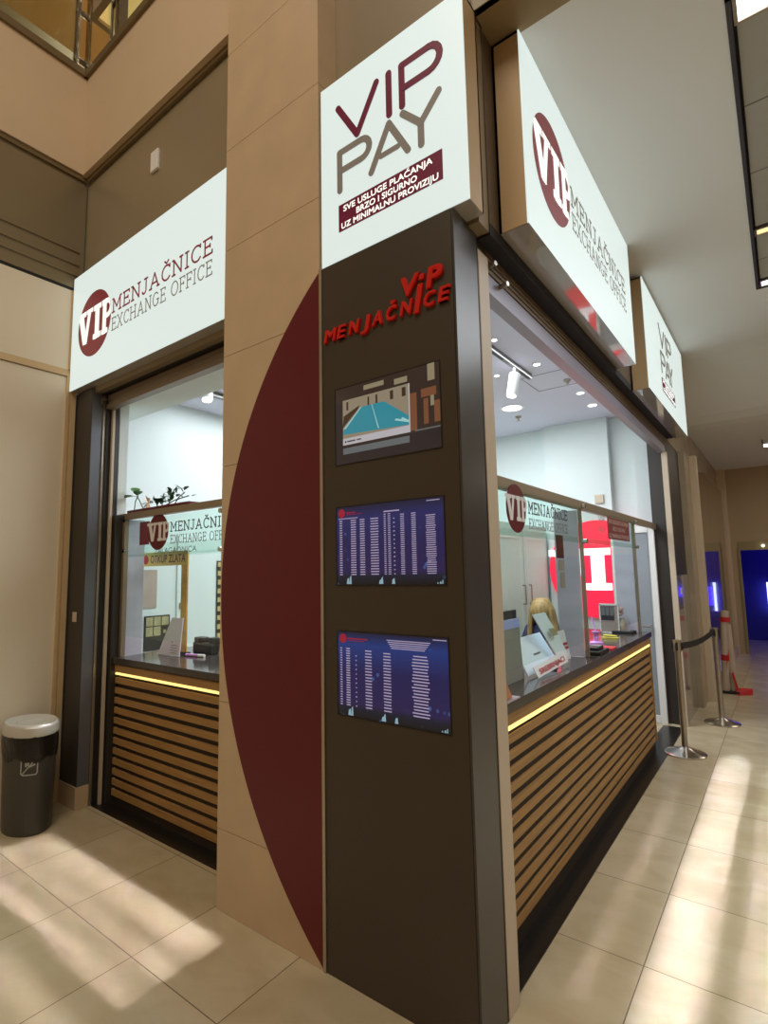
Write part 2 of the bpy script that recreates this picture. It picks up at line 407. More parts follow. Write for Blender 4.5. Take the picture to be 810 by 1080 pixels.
# bay: grey tile ceiling slightly higher, seams modelled as gaps, dark frame
b = MB()
for i in range(4):
    for j, (ya, yb) in enumerate(((.90, 1.425), (1.435, 2.02), (2.03, 2.66), (2.79, 3.17), (3.18, 3.52))):
        b.box(.95+i*.6, .95+i*.6+.592, ya, yb, Zc+.015, Zc+.04)
p = tag(b.build('ceiling_panel_field', M['graypanel']), 'grid of grey ceiling panels in the recessed bay above the corridor', 'ceiling panel')
b = MB(); b.box(.915, .935, .73, 3.68, Zc-.004, Zc+.06); b.box(.915, 3.4, .73, .745, Zc-.004, Zc+.06); b.box(.915, 3.4, 3.665, 3.68, Zc-.004, Zc+.06)
b.box(.915, 3.4, .73, 3.68, Zc+.06, Zc+.08)
b.build('dark_frame', M['blackgap'], p)
for (ya, yb, mm, lb) in ((.76, .875, 'lamp', 'wide white strip light at the near end of the corridor ceiling bay'),
                         (2.69, 2.76, 'lampyellow', 'yellowish strip light between the grey ceiling panels'),
                         (3.55, 3.64, 'lamp', 'white strip light at the far end of the ceiling bay')):
    t = thing('ceiling_light', lb, 'ceiling light', (2.1, (ya+yb)/2, Zc+.02))
    b = MB(); b.box(.955, 3.35, ya, yb, Zc+.005, Zc+.03); b.build('diffuser', M[mm], t)
    b = MB(); b.box(.94, .955, ya-.01, yb+.01, Zc, Zc+.05); b.box(.94, 3.36, yb, yb+.012, Zc-.002, Zc+.05); b.box(.94, 3.36, ya-.012, ya, Zc-.002, Zc+.05)
    b.build('light_frame', M['steel'], t)
t = thing('ceiling_light', 'small bright fitting in the dark far part of the corridor ceiling', 'ceiling light', (.95, 8.8, 3.38))
b = MB(); b.box(.80, 1.3, 8.0, 8.12, 3.36, 3.385); b.build('diffuser', M['lamp'], t)
b = MB(); b.box(.79, .80, 7.6, 8.13, 3.355, 3.385); b.build('light_frame', M['blackgap'], t)

# ---- left side wall (plane x = -3.42) with shutter housing, bulkhead, upper balcony
XL = -3.42
b = MB()
b.box(XL-.10, XL-.004, -7, .09, 0, 3.15); b.box(XL-.10, XL-.004, -7, .09, 3.21, 3.86)
struct(b.build('wall_left', M['cream_panel']))
b = MB()
b.box(XL-.1, XL+.008, -7, .10, 3.155, 3.18); b.box(XL-.1, XL, -7, .10, 3.182, 3.208)
b.box(XL-.1, XL+.010, .035, .055, 0, 3.155); b.box(XL-.1, XL+.018, .066, .10, 0, 3.155)
b.box(XL-.1, XL+.006, .045, .10, 3.21, 3.86)
struct(b.build('trim_4', mat('cream_trim', rgb(206, 178, 134), .5)))
b = MB(); b.box(XL-.12, XL-.005, -7, .1, 3.86, 3.885); struct(b.build('trim_5', M['black']))
b = MB(); b.box(XL-.1, XL, -7, .12, 3.885, 4.81)
for z in (4.0, 4.09, 4.2): b.box(XL, XL+.012, -7, .085, z-.012, z+.006)
tag(b.build('shutter_housing', M['olive']), 'olive metal shutter housing with three ribs above the cream left wall', 'shutter housing')
b = MB(); b.box(XL-.1, XL+.02, -7, .11, 4.81, 4.85); b.box(XL, 5, .105, .13, 4.805, 4.845); struct(b.build('trim_6', M['trimdark']))
b = MB(); b.box(XL-.3, XL+.035, -7, .11, 4.85, 5.70); struct(b.build('wall_upper_left', M['beigewall']))
b = MB(); b.box(XL, 5, .07, .4, 4.845, 5.70); struct(b.build('wall_upper_back', M['beigewall']))
b = MB(); b.box(XL-.3, XL+.06, -7, .11, 5.70, 5.76); b.box(XL, 5, .045, .4, 5.70, 5.76); struct(b.build('trim_7', M['trimdark']))
# brown wall above the storefronts
b = MB(); b.box(XL, .055, .13, .22, 2.99, 4.80); b.box(.065, 5, .13, .22, Zc+.1, 4.80)
b.box(.055, .065, .137, .22, Zc, 4.8); b.box(.065, 5, .13, .16, Zc, Zc+.1)
struct(b.build('wall_front', M['brownwall']))
# dark wall face above the right storefront between the front box sign and the long box sign
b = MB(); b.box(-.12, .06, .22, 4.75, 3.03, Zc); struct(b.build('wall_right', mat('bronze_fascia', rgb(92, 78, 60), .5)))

# upper storey seen through the balcony
b = MB(); b.box(-7.5, XL-.3, -7, 5, 5.55, 5.70); b.box(XL-.3, 5, .4, 5, 5.55, 5.70); struct(b.build('floor_upper', M['shade']))
b = MB(); b.box(-7.5, XL+.1, -7, .02, 8.6, 8.75); b.box(-7.5, 5, .02, 5, 8.6, 8.75); struct(b.build('ceiling_upper', M['beigewall']))
b = MB(); b.box(-7.5, -7.35, -7, 5, 5.7, 8.6); struct(b.build('wall_far_left', mat('upper_beige', rgb(196, 166, 116), .6)))
b = MB(); b.box(-7.35, 5, 4.85, 5, 5.7, 8.6); struct(b.build('wall_far_back', mat('upper_cream', rgb(190, 168, 110), .6)))
b = MB(); b.box(-5.2, -4.9, -1.2, .9, 5.7, 7.35); b.box(-5.2, -3.2, .9, 1.2, 5.7, 6.9)
tag(b.build('upper_shopfront', mat('upper_dark_shop', rgb(110, 98, 72), .4)), 'dark shopfront partition on the upper floor behind the balcony glass', 'shopfront')
t = thing('glowing_ceiling_panel', 'yellow glowing ceiling strip on the upper floor seen above the balcony edge', 'ceiling light', (-3.85, .9, 7.3))
b = MB(); b.box(-4.25, -3.45, .50, 1.3, 7.30, 7.36); b.build('diffuser', M['amber'], t)
b = MB(); b.box(-4.31, -3.39, .44, .5, 7.26, 7.4); b.box(-4.31, -4.25, .5, 1.3, 7.26, 7.4); b.box(-4.31, -3.39, 1.3, 1.36, 7.26, 7.4); b.build('panel_frame', M['champagne'], t)

# balustrade: glass sheets, posts, handrail
def baluster_post(x, y, label, run='back'):
    t = thing('balustrade_post', label, 'balustrade post', (x, y, 5.76), 'balustrade posts')
    if run == 'back':
        pieces('flat_bar', M['chrome'], t, [B(x+d-.012, x+d+.012, y-.03, y+.03, 5.76, 6.85) for d in (-.075, .0, .06)])
        pieces('clamp', M['chrome'], t, [CY((x-.09, y, z), (x+.08, y, z), .022, seg=12) for z in (5.86, 6.3, 6.75)])
    else:
        pieces('flat_bar', M['chrome'], t, [B(x-.03, x+.03, y+d-.010, y+d+.010, 5.76, 6.85) for d in (-.045, .045)])
        pieces('clamp', M['chrome'], t, [CY((x, y-.06, z), (x, y+.06, z), .022, seg=12) for z in (5.86, 6.3, 6.75)])
    return t
baluster_post(-3.42, .035, 'chrome balustrade post nearest the balcony corner, on the left run', 'left')

baluster_post(-3.02, .14, 'chrome balustrade post just right of the balcony corner')

t = thing('balcony_glass', 'clear glass balustrade with steel handrail along the upper balcony edge', 'balustrade', (XL, .1, 5.76))
pieces('glass_sheet', M['glass'], t, [B(XL-.01, XL, -6, -.02, 5.78, 6.7), B(-3.35, -1.4, .2, .21, 5.78, 6.7)])
b = MB(); b.tube([(XL-.005, -6, 6.85), (XL-.005, .2, 6.85), (-1.4, .205, 6.85)], .025, 12); b.build('handrail', M['chrome'], t)

# small sensor on brown wall
b = MB(); b.box(-2.43, -2.34, .112, .131, 4.42, 4.57); tag(b.build('wall_sensor', M['white'], bevel=.004), 'small white square sensor high on the brown wall above the left box sign', 'sensor')

# ------------------------------------------------------------------ corner columns
# left black column beside storefront
t = thing('corner_column', 'narrow dark column with beige base tile left of the left shopfront', 'column', (-3.28, .15, 0))
b = MB(); b.box(XL+.004, -3.150, .11, .32, .15, 3.02); b.build('shaft', M['charcoal'], t)
b = MB(); b.box(-3.15, -3.146, .112, .188, .15, 3.02); lab(b.build('side_strip', mat('blue_grey_side', rgb(112, 116, 124), .3, metal=.3), t), 'blue-grey metal side strip')
b = MB(); b.box(XL+.0, -3.144, .103, .19, 0, .15); b.build('base_tile', M['tile'], t, bevel=.002)
b = MB(); b.box(-3.30, -3.245, .100, .109, 1.28, 1.35); b.cyl((-3.272, .101, 1.315), (-3.272, .097, 1.315), .012); tag(b.build('switch_plate', M['champagne'], bevel=.003), 'small beige switch plate on the dark left column', 'switch')

# beige tiled pillar
t = thing('tiled_pillar', 'tall beige tiled pillar left of the dark display column', 'pillar', (-1.05, .15, 0))
b = MB(); zs = [0, .37, .97, 1.57, 2.165, 2.765, 3.37, 3.97, 4.57, 5.2, 5.9, 6.6, 7.3, 8.6]
for z0, z1 in zip(zs, zs[1:]): b.box(-1.41, -.702, 0, .30, z0+.0015, z1-.0015)
b.build('tile_cladding', M['tile'], t)
b = MB(); b.box(-1.405, -.706, .004, .29, 0, 8.6); b.build('core', M['joint'], t)
# maroon crescent film on the pillar: circular-ish arc
arc = [(-.704, 2.985), (-.94, 2.76), (-1.187, 2.441), (-1.332, 2.018), (-1.375, 1.825), (-1.398, 1.5), (-1.396, 1.30), (-1.384, 1.155), (-1.315, .755), (-1.177, .482), (-1.038, .314), (-.874, .152), (-.704, .008)]
# smooth circle through (-.704,2.985), (-1.40,1.40), (-.704,.008)
def circ3(p, q, r):
    ax, ay = p; bx, by = q; cx, cy = r
    d = 2*(ax*(by-cy)+bx*(cy-ay)+cx*(ay-by))
    ux = ((ax*ax+ay*ay)*(by-cy)+(bx*bx+by*by)*(cy-ay)+(cx*cx+cy*cy)*(ay-by))/d
    uy = ((ax*ax+ay*ay)*(cx-bx)+(bx*bx+by*by)*(ax-cx)+(cx*cx+cy*cy)*(bx-ax))/d
    return ux, uy, math.hypot(ax-ux, ay-uy)
cu, cv, cr = circ3((-.702, 2.99), (-1.400, 1.44), (-.702, .01))
a0 = math.atan2(2.99-cv, -.702-cu); a1 = math.atan2(.01-cv, -.702-cu)
if a1 < 0: a1 += 2*PI
poly = [(cu+cr*math.cos(a0+(a1-a0)*i/64), cv+cr*math.sin(a0+(a1-a0)*i/64)) for i in range(65)]
b = MB(); b.prism(poly, FL(0), 0, .0025); lab(b.build('crescent_panel', M['maroon'], t), 'maroon half-moon film')

# dark display column
t = thing('display_column', 'dark brown display column carrying three screens under the front box sign', 'column', (-.34, .1, 0))
b = MB(); b.box(-.682, -.004, 0, .296, 0, 3.0); b.build('front_panel', M['dark_panel'], t)
b = MB(); b.box(-.004, .006, .004, .2, 0, 3.0); lab(b.build('side_panel', M['gunmetal'], t), 'grey metallic side panel')
b = MB(); b.box(-.700, -.684, -.006, .02, 0, 3.0); lab(b.build('edge_trim', M['alu'], t), 'thin pale aluminium edge trim')
b = MB(); F = FL(0)
for ch, ua, ub in (('M', -.662, -.602), ('E', -.585, -.545), ('N', -.518, -.470), ('J', -.446, -.410), ('A', -.388, -.338), ('Č', -.318, -.272), ('N', -.243, -.195), ('C', -.133, -.087), ('E', -.064, -.024)):
    text(b, ch, F, ua, ub, 2.630, 2.686, .0, bold=.03, shear=.22, depth=.012)
# wide spaced: V I P over it
text(b, 'V', F, -.245, -.165, 2.705, 2.782, 0, bold=.03, shear=.2, depth=.014)
text(b, 'P', F, -.112, -.055, 2.705, 2.782, 0, bold=.04, shear=.2, depth=.014)
b.prism([(-.178, 2.618), (-.154, 2.618), (-.130, 2.733), (-.154, 2.733)], F, 0, .013)
b.prism([(-.150, 2.750), (-.127, 2.750), (-.123, 2.772), (-.146, 2.772)], F, 0, .013)
lab(b.build('lettering', M['redletter'], t), 'raised red letters')

# screens
def screen(z0, z1, label, kind):
    t = thing('wall_screen', label, 'screen', (-.341, 0, z0), 'screens in the display column')
    x0, x1 = -.607, -.075
    b = MB()
    for (a, bb, c, d) in ((x0-.004, x0, z0-.004, z1+.004), (x1, x1+.004, z0-.004, z1+.004), (x0, x1, z0-.004, z0), (x0, x1, z1, z1+.004)): b.box(a, bb, -.003, .004, c, d)
    b.build('bezel', M['black'], t)
    F = FL(0); W = x1-x0; H = z1-z0
    U = lambda u: x0+u*W
    V = lambda v: z0+v*H
    def em(name, c, s=1): return mat(name, (0.01, 0.01, 0.012, 1), .15, emis=c, es=s)
    def R(b, u0, u1, v0, v1, n=.0022): b.box(U(u0), U(u1), -n, -n+.0006, V(v0), V(v1))
    if kind == 'pool':
        pic = []
        b = MB(); R(b, 0, 1, 0, 1, .001); pic.append((b, em('pool_back', rgb(50, 38, 32))))
        b = MB(); R(b, .0, 1, .0, .22, .0014); R(b, 0, .075, .22, .8, .0014); pic.append((b, em('pool_band', rgb(38, 32, 34))))
        b = MB(); R(b, .74, .80, .25, .70); R(b, .84, .97, .62, .72); R(b, .86, .9, .3, .6); R(b, .95, 1, .3, .55); pic.append((b, em('pool_inside', rgb(112, 70, 46))))
        b = MB(); R(b, .9, .96, .80, 1); R(b, .92, .95, .5, .62); R(b, .6, .72, .86, .93); R(b, .3, .5, .9, .96); pic.append((b, em('pool_light', rgb(132, 122, 96))))
        b = MB(); R(b, .08, .73, .24, .83, .0026); pic.append((b, em('pool_card', rgb(134, 122, 102))))
        b = MB(); b.prism([(U(.08), V(.38)), (U(.73), V(.33)), (U(.73), V(.44)), (U(.50), V(.69)), (U(.27), V(.69)), (U(.09), V(.45))], F, .0028, .0032); pic.append((b, em('pool_water', rgb(44, 128, 142))))
        b = MB()
        for u in (.60, .66): b.prism([(U(u), V(.42)), (U(.73), V(.36)), (U(.73), V(.385)), (U(u+.01), V(.44))], F, .0033, .0036)
        b.prism([(U(.38), V(.69)), (U(.385), V(.69)), (U(.45), V(.37)), (U(.44), V(.37))], F, .0033, .0036)
        b.prism([(U(.09), V(.45)), (U(.27), V(.69)), (U(.28), V(.69)), (U(.11), V(.45))], F, .0033, .0036)
        pic.append((b, em('pool_lane', rgb(150, 190, 190))))
        b = MB()
        for u, w in ((.12, .02), (.34, .016), (.42, .018), (.56, .03), (.67, .035)): R(b, u, u+w, .69, .80, .0029)
        b.prism([(U(.08), V(.47)), (U(.09), V(.62)), (U(.26), V(.72)), (U(.24), V(.67))], F, .0029, .0032)
        pic.append((b, em('pool_dark', rgb(58, 42, 30))))
        b = MB(); R(b, .08, .73, .24, .325, .003); R(b, .73, .74, .24, .83, .003); pic.append((b, em('pool_bar', rgb(172, 168, 172))))
        b = MB(); R(b, .10, .115, .268, .295, .0034); R(b, .125, .21, .272, .290, .0034); R(b, .225, .27, .274, .290, .0034); pic.append((b, em('pool_text', rgb(60, 56, 60))))
        b = MB(); R(b, .08, .73, .12, .20, .0028); R(b, .78, 1, .235, .25, .003); pic.append((b, em('pool_refl', rgb(92, 96, 98))))
        build_multi('picture', pic, t)
    else:
        m = bpy.data.materials.new('rate_screen'); m.use_nodes = True; nt = m.node_tree; p = nt.nodes['Principled BSDF']; L = nt.links.new; Nn = nt.nodes.new
        p.inputs['Base Color'].default_value = (.01, .01, .012, 1); p.inputs['Roughness'].default_value = .15
        tc = Nn('ShaderNodeTexCoord'); sp = Nn('ShaderNodeSeparateXYZ'); L(tc.outputs['Generated'], sp.inputs[0])
        rp = Nn('ShaderNodeValToRGB'); e = rp.color_ramp.elements; e[0].position = 0; e[0].color = rgb(12, 12, 14); e[1].position = 1; e[1].color = rgb(24, 24, 46)
        q = e.new(.10); q.color = rgb(20, 24, 40); q = e.new(.16); q.color = rgb(36, 28, 70); q = e.new(.55); q.color = rgb(30, 28, 74); q = e.new(.85); q.color = rgb(30, 50, 110) if kind == 'rates2' else rgb(34, 36, 86)
        L(sp.outputs['Z'], rp.inputs['Fac'])
        vo = Nn('ShaderNodeTexVoronoi'); vo.inputs['Scale'].default_value = 26 if kind == 'rates' else 22; L(tc.outputs['Object'], vo.inputs['Vector'])
        r2 = Nn('ShaderNodeValToRGB'); r2.color_ramp.elements[0].position = .12; r2.color_ramp.elements[0].color = (.05, .13, .3, 1); r2.color_ramp.elements[1].position = .22; r2.color_ramp.elements[1].color = (0, 0, 0, 1)
        L(vo.outputs['Distance'], r2.inputs['Fac'])
        no = Nn('ShaderNodeTexNoise'); no.inputs['Scale'].default_value = 7; L(tc.outputs['Object'], no.inputs['Vector'])
        r3 = Nn('ShaderNodeValToRGB'); r3.color_ramp.elements[0].position = .5; r3.color_ramp.elements[1].position = .7; L(no.outputs['Fac'], r3.inputs['Fac'])
        mu = Nn('ShaderNodeMixRGB'); mu.blend_type = 'MULTIPLY'; mu.inputs['Fac'].default_value = 1; L(r2.outputs[0], mu.inputs[1]); L(r3.outputs[0], mu.inputs[2])
        ad = Nn('ShaderNodeMixRGB'); ad.blend_type = 'ADD'; ad.inputs['Fac'].default_value = 1; L(rp.outputs[0], ad.inputs[1]); L(mu.outputs[0], ad.inputs[2])
        L(ad.outputs[0], p.inputs['Emission Color']); p.inputs['Emission Strength'].default_value = 1
        b = MB(); R(b, 0, 1, 0, 1, .001); pic = [(b, m)]
        b = MB(); rnd = random.Random(3 if kind == 'rates' else 5)
        if kind == 'rates':
            cols = [(.045, .03, 24, .10), (.175, .055, 24, .10), (.265, .05, 24, .10), (.385, .08, 22, .12), (.485, .02, 30, .1), (.525, .025, 30, .1), (.57, .015, 14, .3), (.645, .035, 30, .1), (.745, .04, 30, .1), (.89, .085, 28, .2)]
            top = [.82, .82, .82, .82, .86, .86, .8, .84, .84, .80]
        else:
            cols = [(.035, .02, 24, .1), (.105, .04, 24, .1), (.185, .012, 12, .3), (.305, .065, 20, .1), (.48, .07, 20, .1), (.77, .15, 20, .25)]
            top = [.80, .80, .72, .79, .78, .78]
        for (cc, w, n, j), tp in zip(cols, top):
            for i in range(n):
                v = tp-(tp-.13)*i/(n-1); ww = w*(1-j*rnd.random()); h = .0105 if n > 25 else .013
                R(b, cc-ww/2, cc+ww/2, v-h/2, v+h/2)
        if kind == 'rates':
            R(b, .02, .22, .845, .855); R(b, .475, .62, .885, .900); R(b, .86, .97, .965, .975)
        else:
            for i in range(5): R(b, .48+.01*i, .86-.012*i, .93-.022*i, .94-.022*i)
            R(b, .88, .99, .97, .98)
        pic.append((b, em('rate_text', rgb(160, 146, 172))))
        b = MB(); b.prism(circle(U(.055), V(.92), .019, k=24), F, .002, .0028); R(b, .10, .20 if kind == 'rates' else .30, .915, .93); R(b, .10, .27, .895, .901)
        pic.append((b, em('rate_red', rgb(140, 24, 44))))
        b = MB()
        for (u, w, h) in ((.10, .03, .09), (.13, .02, .12), (.42, .035, .07), (.44, .02, .1), (.54, .03, .08), (.95, .015, .04), (.97, .01, .06), (.93, .01, .03)):
            b.prism([(U(u), V(.01)), (U(u+w), V(.01)), (U(u+w*.8), V(h)), (U(u+w*.2), V(h*.8))], F, .0012, .0016)
        pic.append((b, em('rate_lights', rgb(130, 160, 170))))
        build_multi('picture', pic, t)
    return t
screen(2.064, 2.401, 'topmost screen of the dark column, showing a swimming pool picture', 'pool')
screen(1.548, 1.876, 'middle screen of the dark column, rate table in ten columns on blue', 'rates')
screen(1.018, 1.354, 'lowest screen of the dark column, rate table with wide gaps on blue', 'rates2')

# ------------------------------------------------------------------ light boxes
def lightbox(x0, x1, y0, y1, z0, z1, face, label, loc):
    t = thing('light_box_sign', label, 'sign', loc)
    b = MB()
    # shell: sides, top, back
    if face == 'L':
        b.box(x0, x0+.012, y0+.006, y1, z0, z1); b.box(x1-.012, x1, y0+.006, y1, z0, z1); b.box(x0, x1, y0+.006, y1, z1-.012, z1); b.box(x0, x1, y1-.01, y1, z0, z1)
    else:
        b.box(x0, x1-.006, y0, y0+.012, z0, z1); b.box(x0, x1-.006, y1-.012, y1, z0, z1); b.box(x0, x1-.006, y0, y1, z1-.012, z1); b.box(x0, x0+.01, y0, y1, z0, z1)
    b.build('housing', M['signside'], t)
    b = MB(); b.box(x0+.001, x1-.001, y0+.005, y1-.001, z0-.002, z0+.012); lab(b.build('underside', M['signbase'], t), 'glossy grey-brown underside')
    b = MB()
    if face == 'L': b.box(x0, x1, y0, y0+.006, z0, z1)
    else: b.box(x1-.006, x1, y0, y1, z0, z1)
    lab(b.build('face', M['signface'], t), 'bright white lit face')
    return t
EXCH = ('MENJAČNICE', 'EXCHANGE OFFICE')
def clip_poly(poly, cu, cv, r):   # keep inside disc (Sutherland-Hodgman against a 40-gon)
    K = 40
    out = poly
    for i in range(K):
        a = 2*PI*(i+.5)/K; nx, ny = math.cos(a), math.sin(a); dd = r*math.cos(PI/K)
        inp = out; out = []
        for j in range(len(inp)):
            p = inp[j]; q = inp[(j+1) % len(inp)]
            sp = (p[0]-cu)*nx+(p[1]-cv)*ny-dd; sq = (q[0]-cu)*nx+(q[1]-cv)*ny-dd
            if sp <= 0: out.append(p)
            if (sp < 0) != (sq < 0):
                tt = sp/(sp-sq); out.append((p[0]+(q[0]-p[0])*tt, p[1]+(q[1]-p[1])*tt))
        if not out: return []
    return out
def logo(t, F, cu, cv, r, mred, mwhite, tu0, tu1, v1, v2, h1, h2, mtop, mbot, n=0, clipit=True, disc_d=.0015):
    b = MB(); b.prism(circle(cu, cv, r, k=56), F, n+.0005, n+disc_d+.0005); lab(b.build('round_emblem', M[mred], t), 'round maroon emblem')
    raw = MB(); vip_letters(cu, cv, r, lambda u, v, nn: (u, v, nn), 0, raw, d=1)
    # regroup prisms -> polygons
    b = MB()
    i = 0
    for f in raw.f:
        vs = [raw.v[k] for k in f]
        if all(abs(v[2]-1) < 1e-6 for v in vs):
            p = [(v[0], v[1]) for v in vs]
            ar = sum(p[k][0]*p[(k+1) % len(p)][1]-p[(k+1) % len(p)][0]*p[k][1] for k in range(len(p)))
            if ar < 0: p = p[::-1]
            if clipit and len(p) == 4: p = clip_poly(p, cu, cv, r*1.0)
            elif clipit: p = clip_poly(p, cu, cv, r) if len(p) > 2 else p
            i += 1
            if len(p) > 2: b.prism(p, F, n+disc_d+.0008, n+disc_d+.002+.00012*(i % 12))
    b.build('emblem_letters', M[mwhite], t)
    b = MB(); slab_text(b, EXCH[0], F, tu0, tu1, v1, v1+h1, n+.0008, h1*.125)
    b.build('name_lettering', M[mtop], t)
    b = MB(); slab_text(b, EXCH[1], F, tu0, tu1, v2, v2+h2, n+.0008, h2*.085)
    b.build('office_lettering', M[mbot], t)

# left sign
t = lightbox(XL+.02, -1.412, .05, .17, 3.03, 3.945, 'L', 'long lit box sign over the left shopfront, left of the beige pillar', (-2.4, .1, 3.03))
logo(t, FL(.05), -3.035, 3.475, .25, 'logo_red', 'logo_white', -2.765, -1.60, 3.468, 3.335, .100, .090, 'logo_red', 'logo_grey')
# front square sign: VIP PAY
t = lightbox(-.684, .081, 0, .12, 3.004, 3.905, 'L', 'square lit box sign above the dark display column, facing front', (-.3, .06, 3.0))
F = FL(0); w = .030
b = MB()
def arcpts(cx, cy, rx, ry, a0, a1, k=8): return [(cx+rx*math.cos(a0+(a1-a0)*i/k), cy+ry*math.sin(a0+(a1-a0)*i/k)) for i in range(k+1)]
stroke(b, [(-.572, 3.750), (-.460, 3.562), (-.348, 3.750)], w, F, .0005)
stroke(b, [(-.281, 3.750), (-.281, 3.555)], w, F, .0005)
stroke(b, [(-.213, 3.556), (-.213, 3.745), (-.08, 3.745)]+arcpts(-.08, 3.690, .055, .055, PI/2, -PI/2)+[(-.08, 3.635), (-.200, 3.635)], w, F, .0005)
lab(b.build('upper_lettering', M['logo_plum'], t), 'plum outlined letters')
b = MB()
stroke(b, [(-.566, 3.335), (-.566, 3.522), (-.44, 3.522)]+arcpts(-.44, 3.476, .048, .046, PI/2, -PI/2)+[(-.44, 3.430), (-.556, 3.430)], w, F, .0005)
stroke(b, [(-.384, 3.335), (-.285, 3.515), (-.19, 3.342)], w, F, .0005); stroke(b, [(-.33, 3.385), (-.24, 3.385)], w*.8, F, .0005)
stroke(b, [(-.212, 3.520), (-.124, 3.428), (-.036, 3.522)], w, F, .0005); stroke(b, [(-.124, 3.428), (-.124, 3.332)], w, F, .0005)
lab(b.build('lower_lettering', M['logo_grey'], t), 'grey outlined letters')
b = MB(); b.box(-.575, -.029, -.003, -.0005, 3.135, 3.264); lab(b.build('slogan_plate', M['logo_plum'], t), 'dark plum slogan plate')
b = MB()
text(b, 'SVE USLUGE PLAĆANJA', F, -.545, -.075, 3.224, 3.251, .0034, bold=.020)
text(b, 'BRZO I SIGURNO', F, -.47, -.15, 3.184, 3.211, .0034, bold=.020)
text(b, 'UZ MINIMALNU PROVIZIJU', F, -.558, -.050, 3.144, 3.171, .0034, bold=.020)
b.build('slogan_lettering', M['logo_white'], t)
# right long sign
t = lightbox(.062, .19, .315, 2.30, 3.03, 3.925, 'R', 'long lit box sign over the right shopfront, nearer the corner', (.12, 1.3, 3.03))
logo(t, FR(.19), .665, 3.475, .25, 'logo_red', 'logo_white', .945, 2.10, 3.468, 3.335, .100, .090, 'logo_grey', 'logo_grey')
# far sign
t = lightbox(.062, .19, 2.765, 4.78, 2.985, 3.90, 'R', 'second lit box sign over the right shopfront, farther down the corridor', (.12, 3.7, 3.0))
F = FR(.19); b = MB(); w = .024
def su(u): return 3.40+(u+.57)*1.12
sc = lambda pts: [(su(u), v+.0) for u, v in pts]
stroke(b, sc([(-.572, 3.74), (-.460, 3.56), (-.348, 3.74)]), w, F, .0005); stroke(b, sc([(-.281, 3.74), (-.281, 3.56)]), w, F, .0005)
stroke(b, sc([(-.213, 3.56), (-.213, 3.74), (-.08, 3.74)]+arcpts(-.08, 3.688, .055, .052, PI/2, -PI/2)+[(-.200, 3.636)]), w, F, .0005)
stroke(b, sc([(-.566, 3.30), (-.566, 3.49), (-.44, 3.49)]+arcpts(-.44, 3.444, .048, .046, PI/2, -PI/2)+[(-.556, 3.398)]), w, F, .0005)
stroke(b, sc([(-.384, 3.30), (-.285, 3.48), (-.19, 3.30)]), w, F, .0005); stroke(b, sc([(-.33, 3.35), (-.24, 3.35)]), w*.8, F, .0005)
stroke(b, sc([(-.212, 3.49), (-.124, 3.39), (-.036, 3.49)]), w, F, .0005); stroke(b, sc([(-.124, 3.39), (-.124, 3.30)]), w, F, .0005)
lab(b.build('lettering', M['logo_grey'], t), 'grey outlined letters')
b = MB(); b.box(.1905, .193, 3.38, 4.05, 3.125, 3.245); lab(b.build('slogan_plate', M['logo_plum'], t), 'dark plum slogan plate')
b = MB(); text(b, 'SVE USLUGE PLAĆANJA', F, 3.42, 4.01, 3.210, 3.235, .0034, bold=.02); text(b, 'BRZO I SIGURNO', F, 3.52, 3.91, 3.173, 3.198, .0034, bold=.02); text(b, 'UZ MINIMALNU PROVIZIJU', F, 3.40, 4.03, 3.136, 3.161, .0034, bold=.02)
b.build('slogan_lettering', M['logo_white'], t)

# ------------------------------------------------------------------ roller shutters and guides
t = thing('roller_shutter', 'rolled-up shutter header and guides of the left shopfront under its box sign', 'roller shutter', (-2.3, .24, 0))
b = MB(); b.box(-3.10, -1.41, .195, .25, 2.868, 2.90); b.box(-3.10, -1.41, .205, .25, 2.90, 2.975); b.box(-3.10, -1.41, .20, .25, 2.945, 2.950); b.build('bottom_bar', mat('shutter_bar', rgb(128, 112, 94), .4, metal=.3), t)
b = MB(); b.box(-3.144, -1.41, .175, .30, 2.98, 3.028); b.build('slot', M['black'], t)
b = MB(); b.box(-3.146, -3.134, .190, .208, 0, 2.98); b.build('guide_rail', M['alu'], t)
b = MB(); b.box(-3.145, -3.095, .245, .262, 0, 2.87); b.build('guide_rail', M['champagne'], t)
b = MB(); b.box(-3.155, -3.120, .208, .25, 0, 2.98); b.build('guide_channel', M['black'], t)
b = MB(); b.box(-3.15, -3.07, .17, .185, 2.925, 2.94); b.box(-3.13, -3.11, .165, .185, 2.90, 2.955); b.build('lug', M['steel'], t)
t = thing('roller_shutter', 'rolled-up shutter header and guides of the right shopfront along the corridor', 'roller shutter', (0, 2.4, 0))
b = MB(); b.box(-.06, .060, .22, 4.72, 2.978, 3.028); b.build('roller_tube', mat('shutter_black', rgb(34, 32, 40), .7), t)
b = MB(); b.box(-.05, -.004, .30, 4.72, 2.885, 2.978); b.box(-.03, .002, .3, 4.72, 2.905, 2.911); b.box(-.03, .002, .3, 4.72, 2.93, 2.936); b.box(-.03, .002, .3, 4.72, 2.955, 2.961); b.build('bottom_bar', mat('shutter_bar2', rgb(112, 94, 70), .42, metal=.3), t)
b = MB(); b.box(-.07, -.010, .30, 4.72, 2.80, 2.883); lab(b.build('inner_profile', mat('shutter_inner', rgb(150, 146, 160), .4, metal=.2), t), 'grey inner profile')
b = MB(); b.box(-.05, .010, .203, .297, 0, 2.93); lab(b.build('guide_rail', M['champagne'], t, bevel=.003), 'wide champagne guide rail')
b = MB(); b.box(-.04, .012, 4.52, 4.56, 0, 2.80); b.build('guide_rail', M['champagne'], t)
b = MB(); b.box(-.01, .007, .196, .204, 0, 2.93); b.build('guide_channel', M['black'], t)
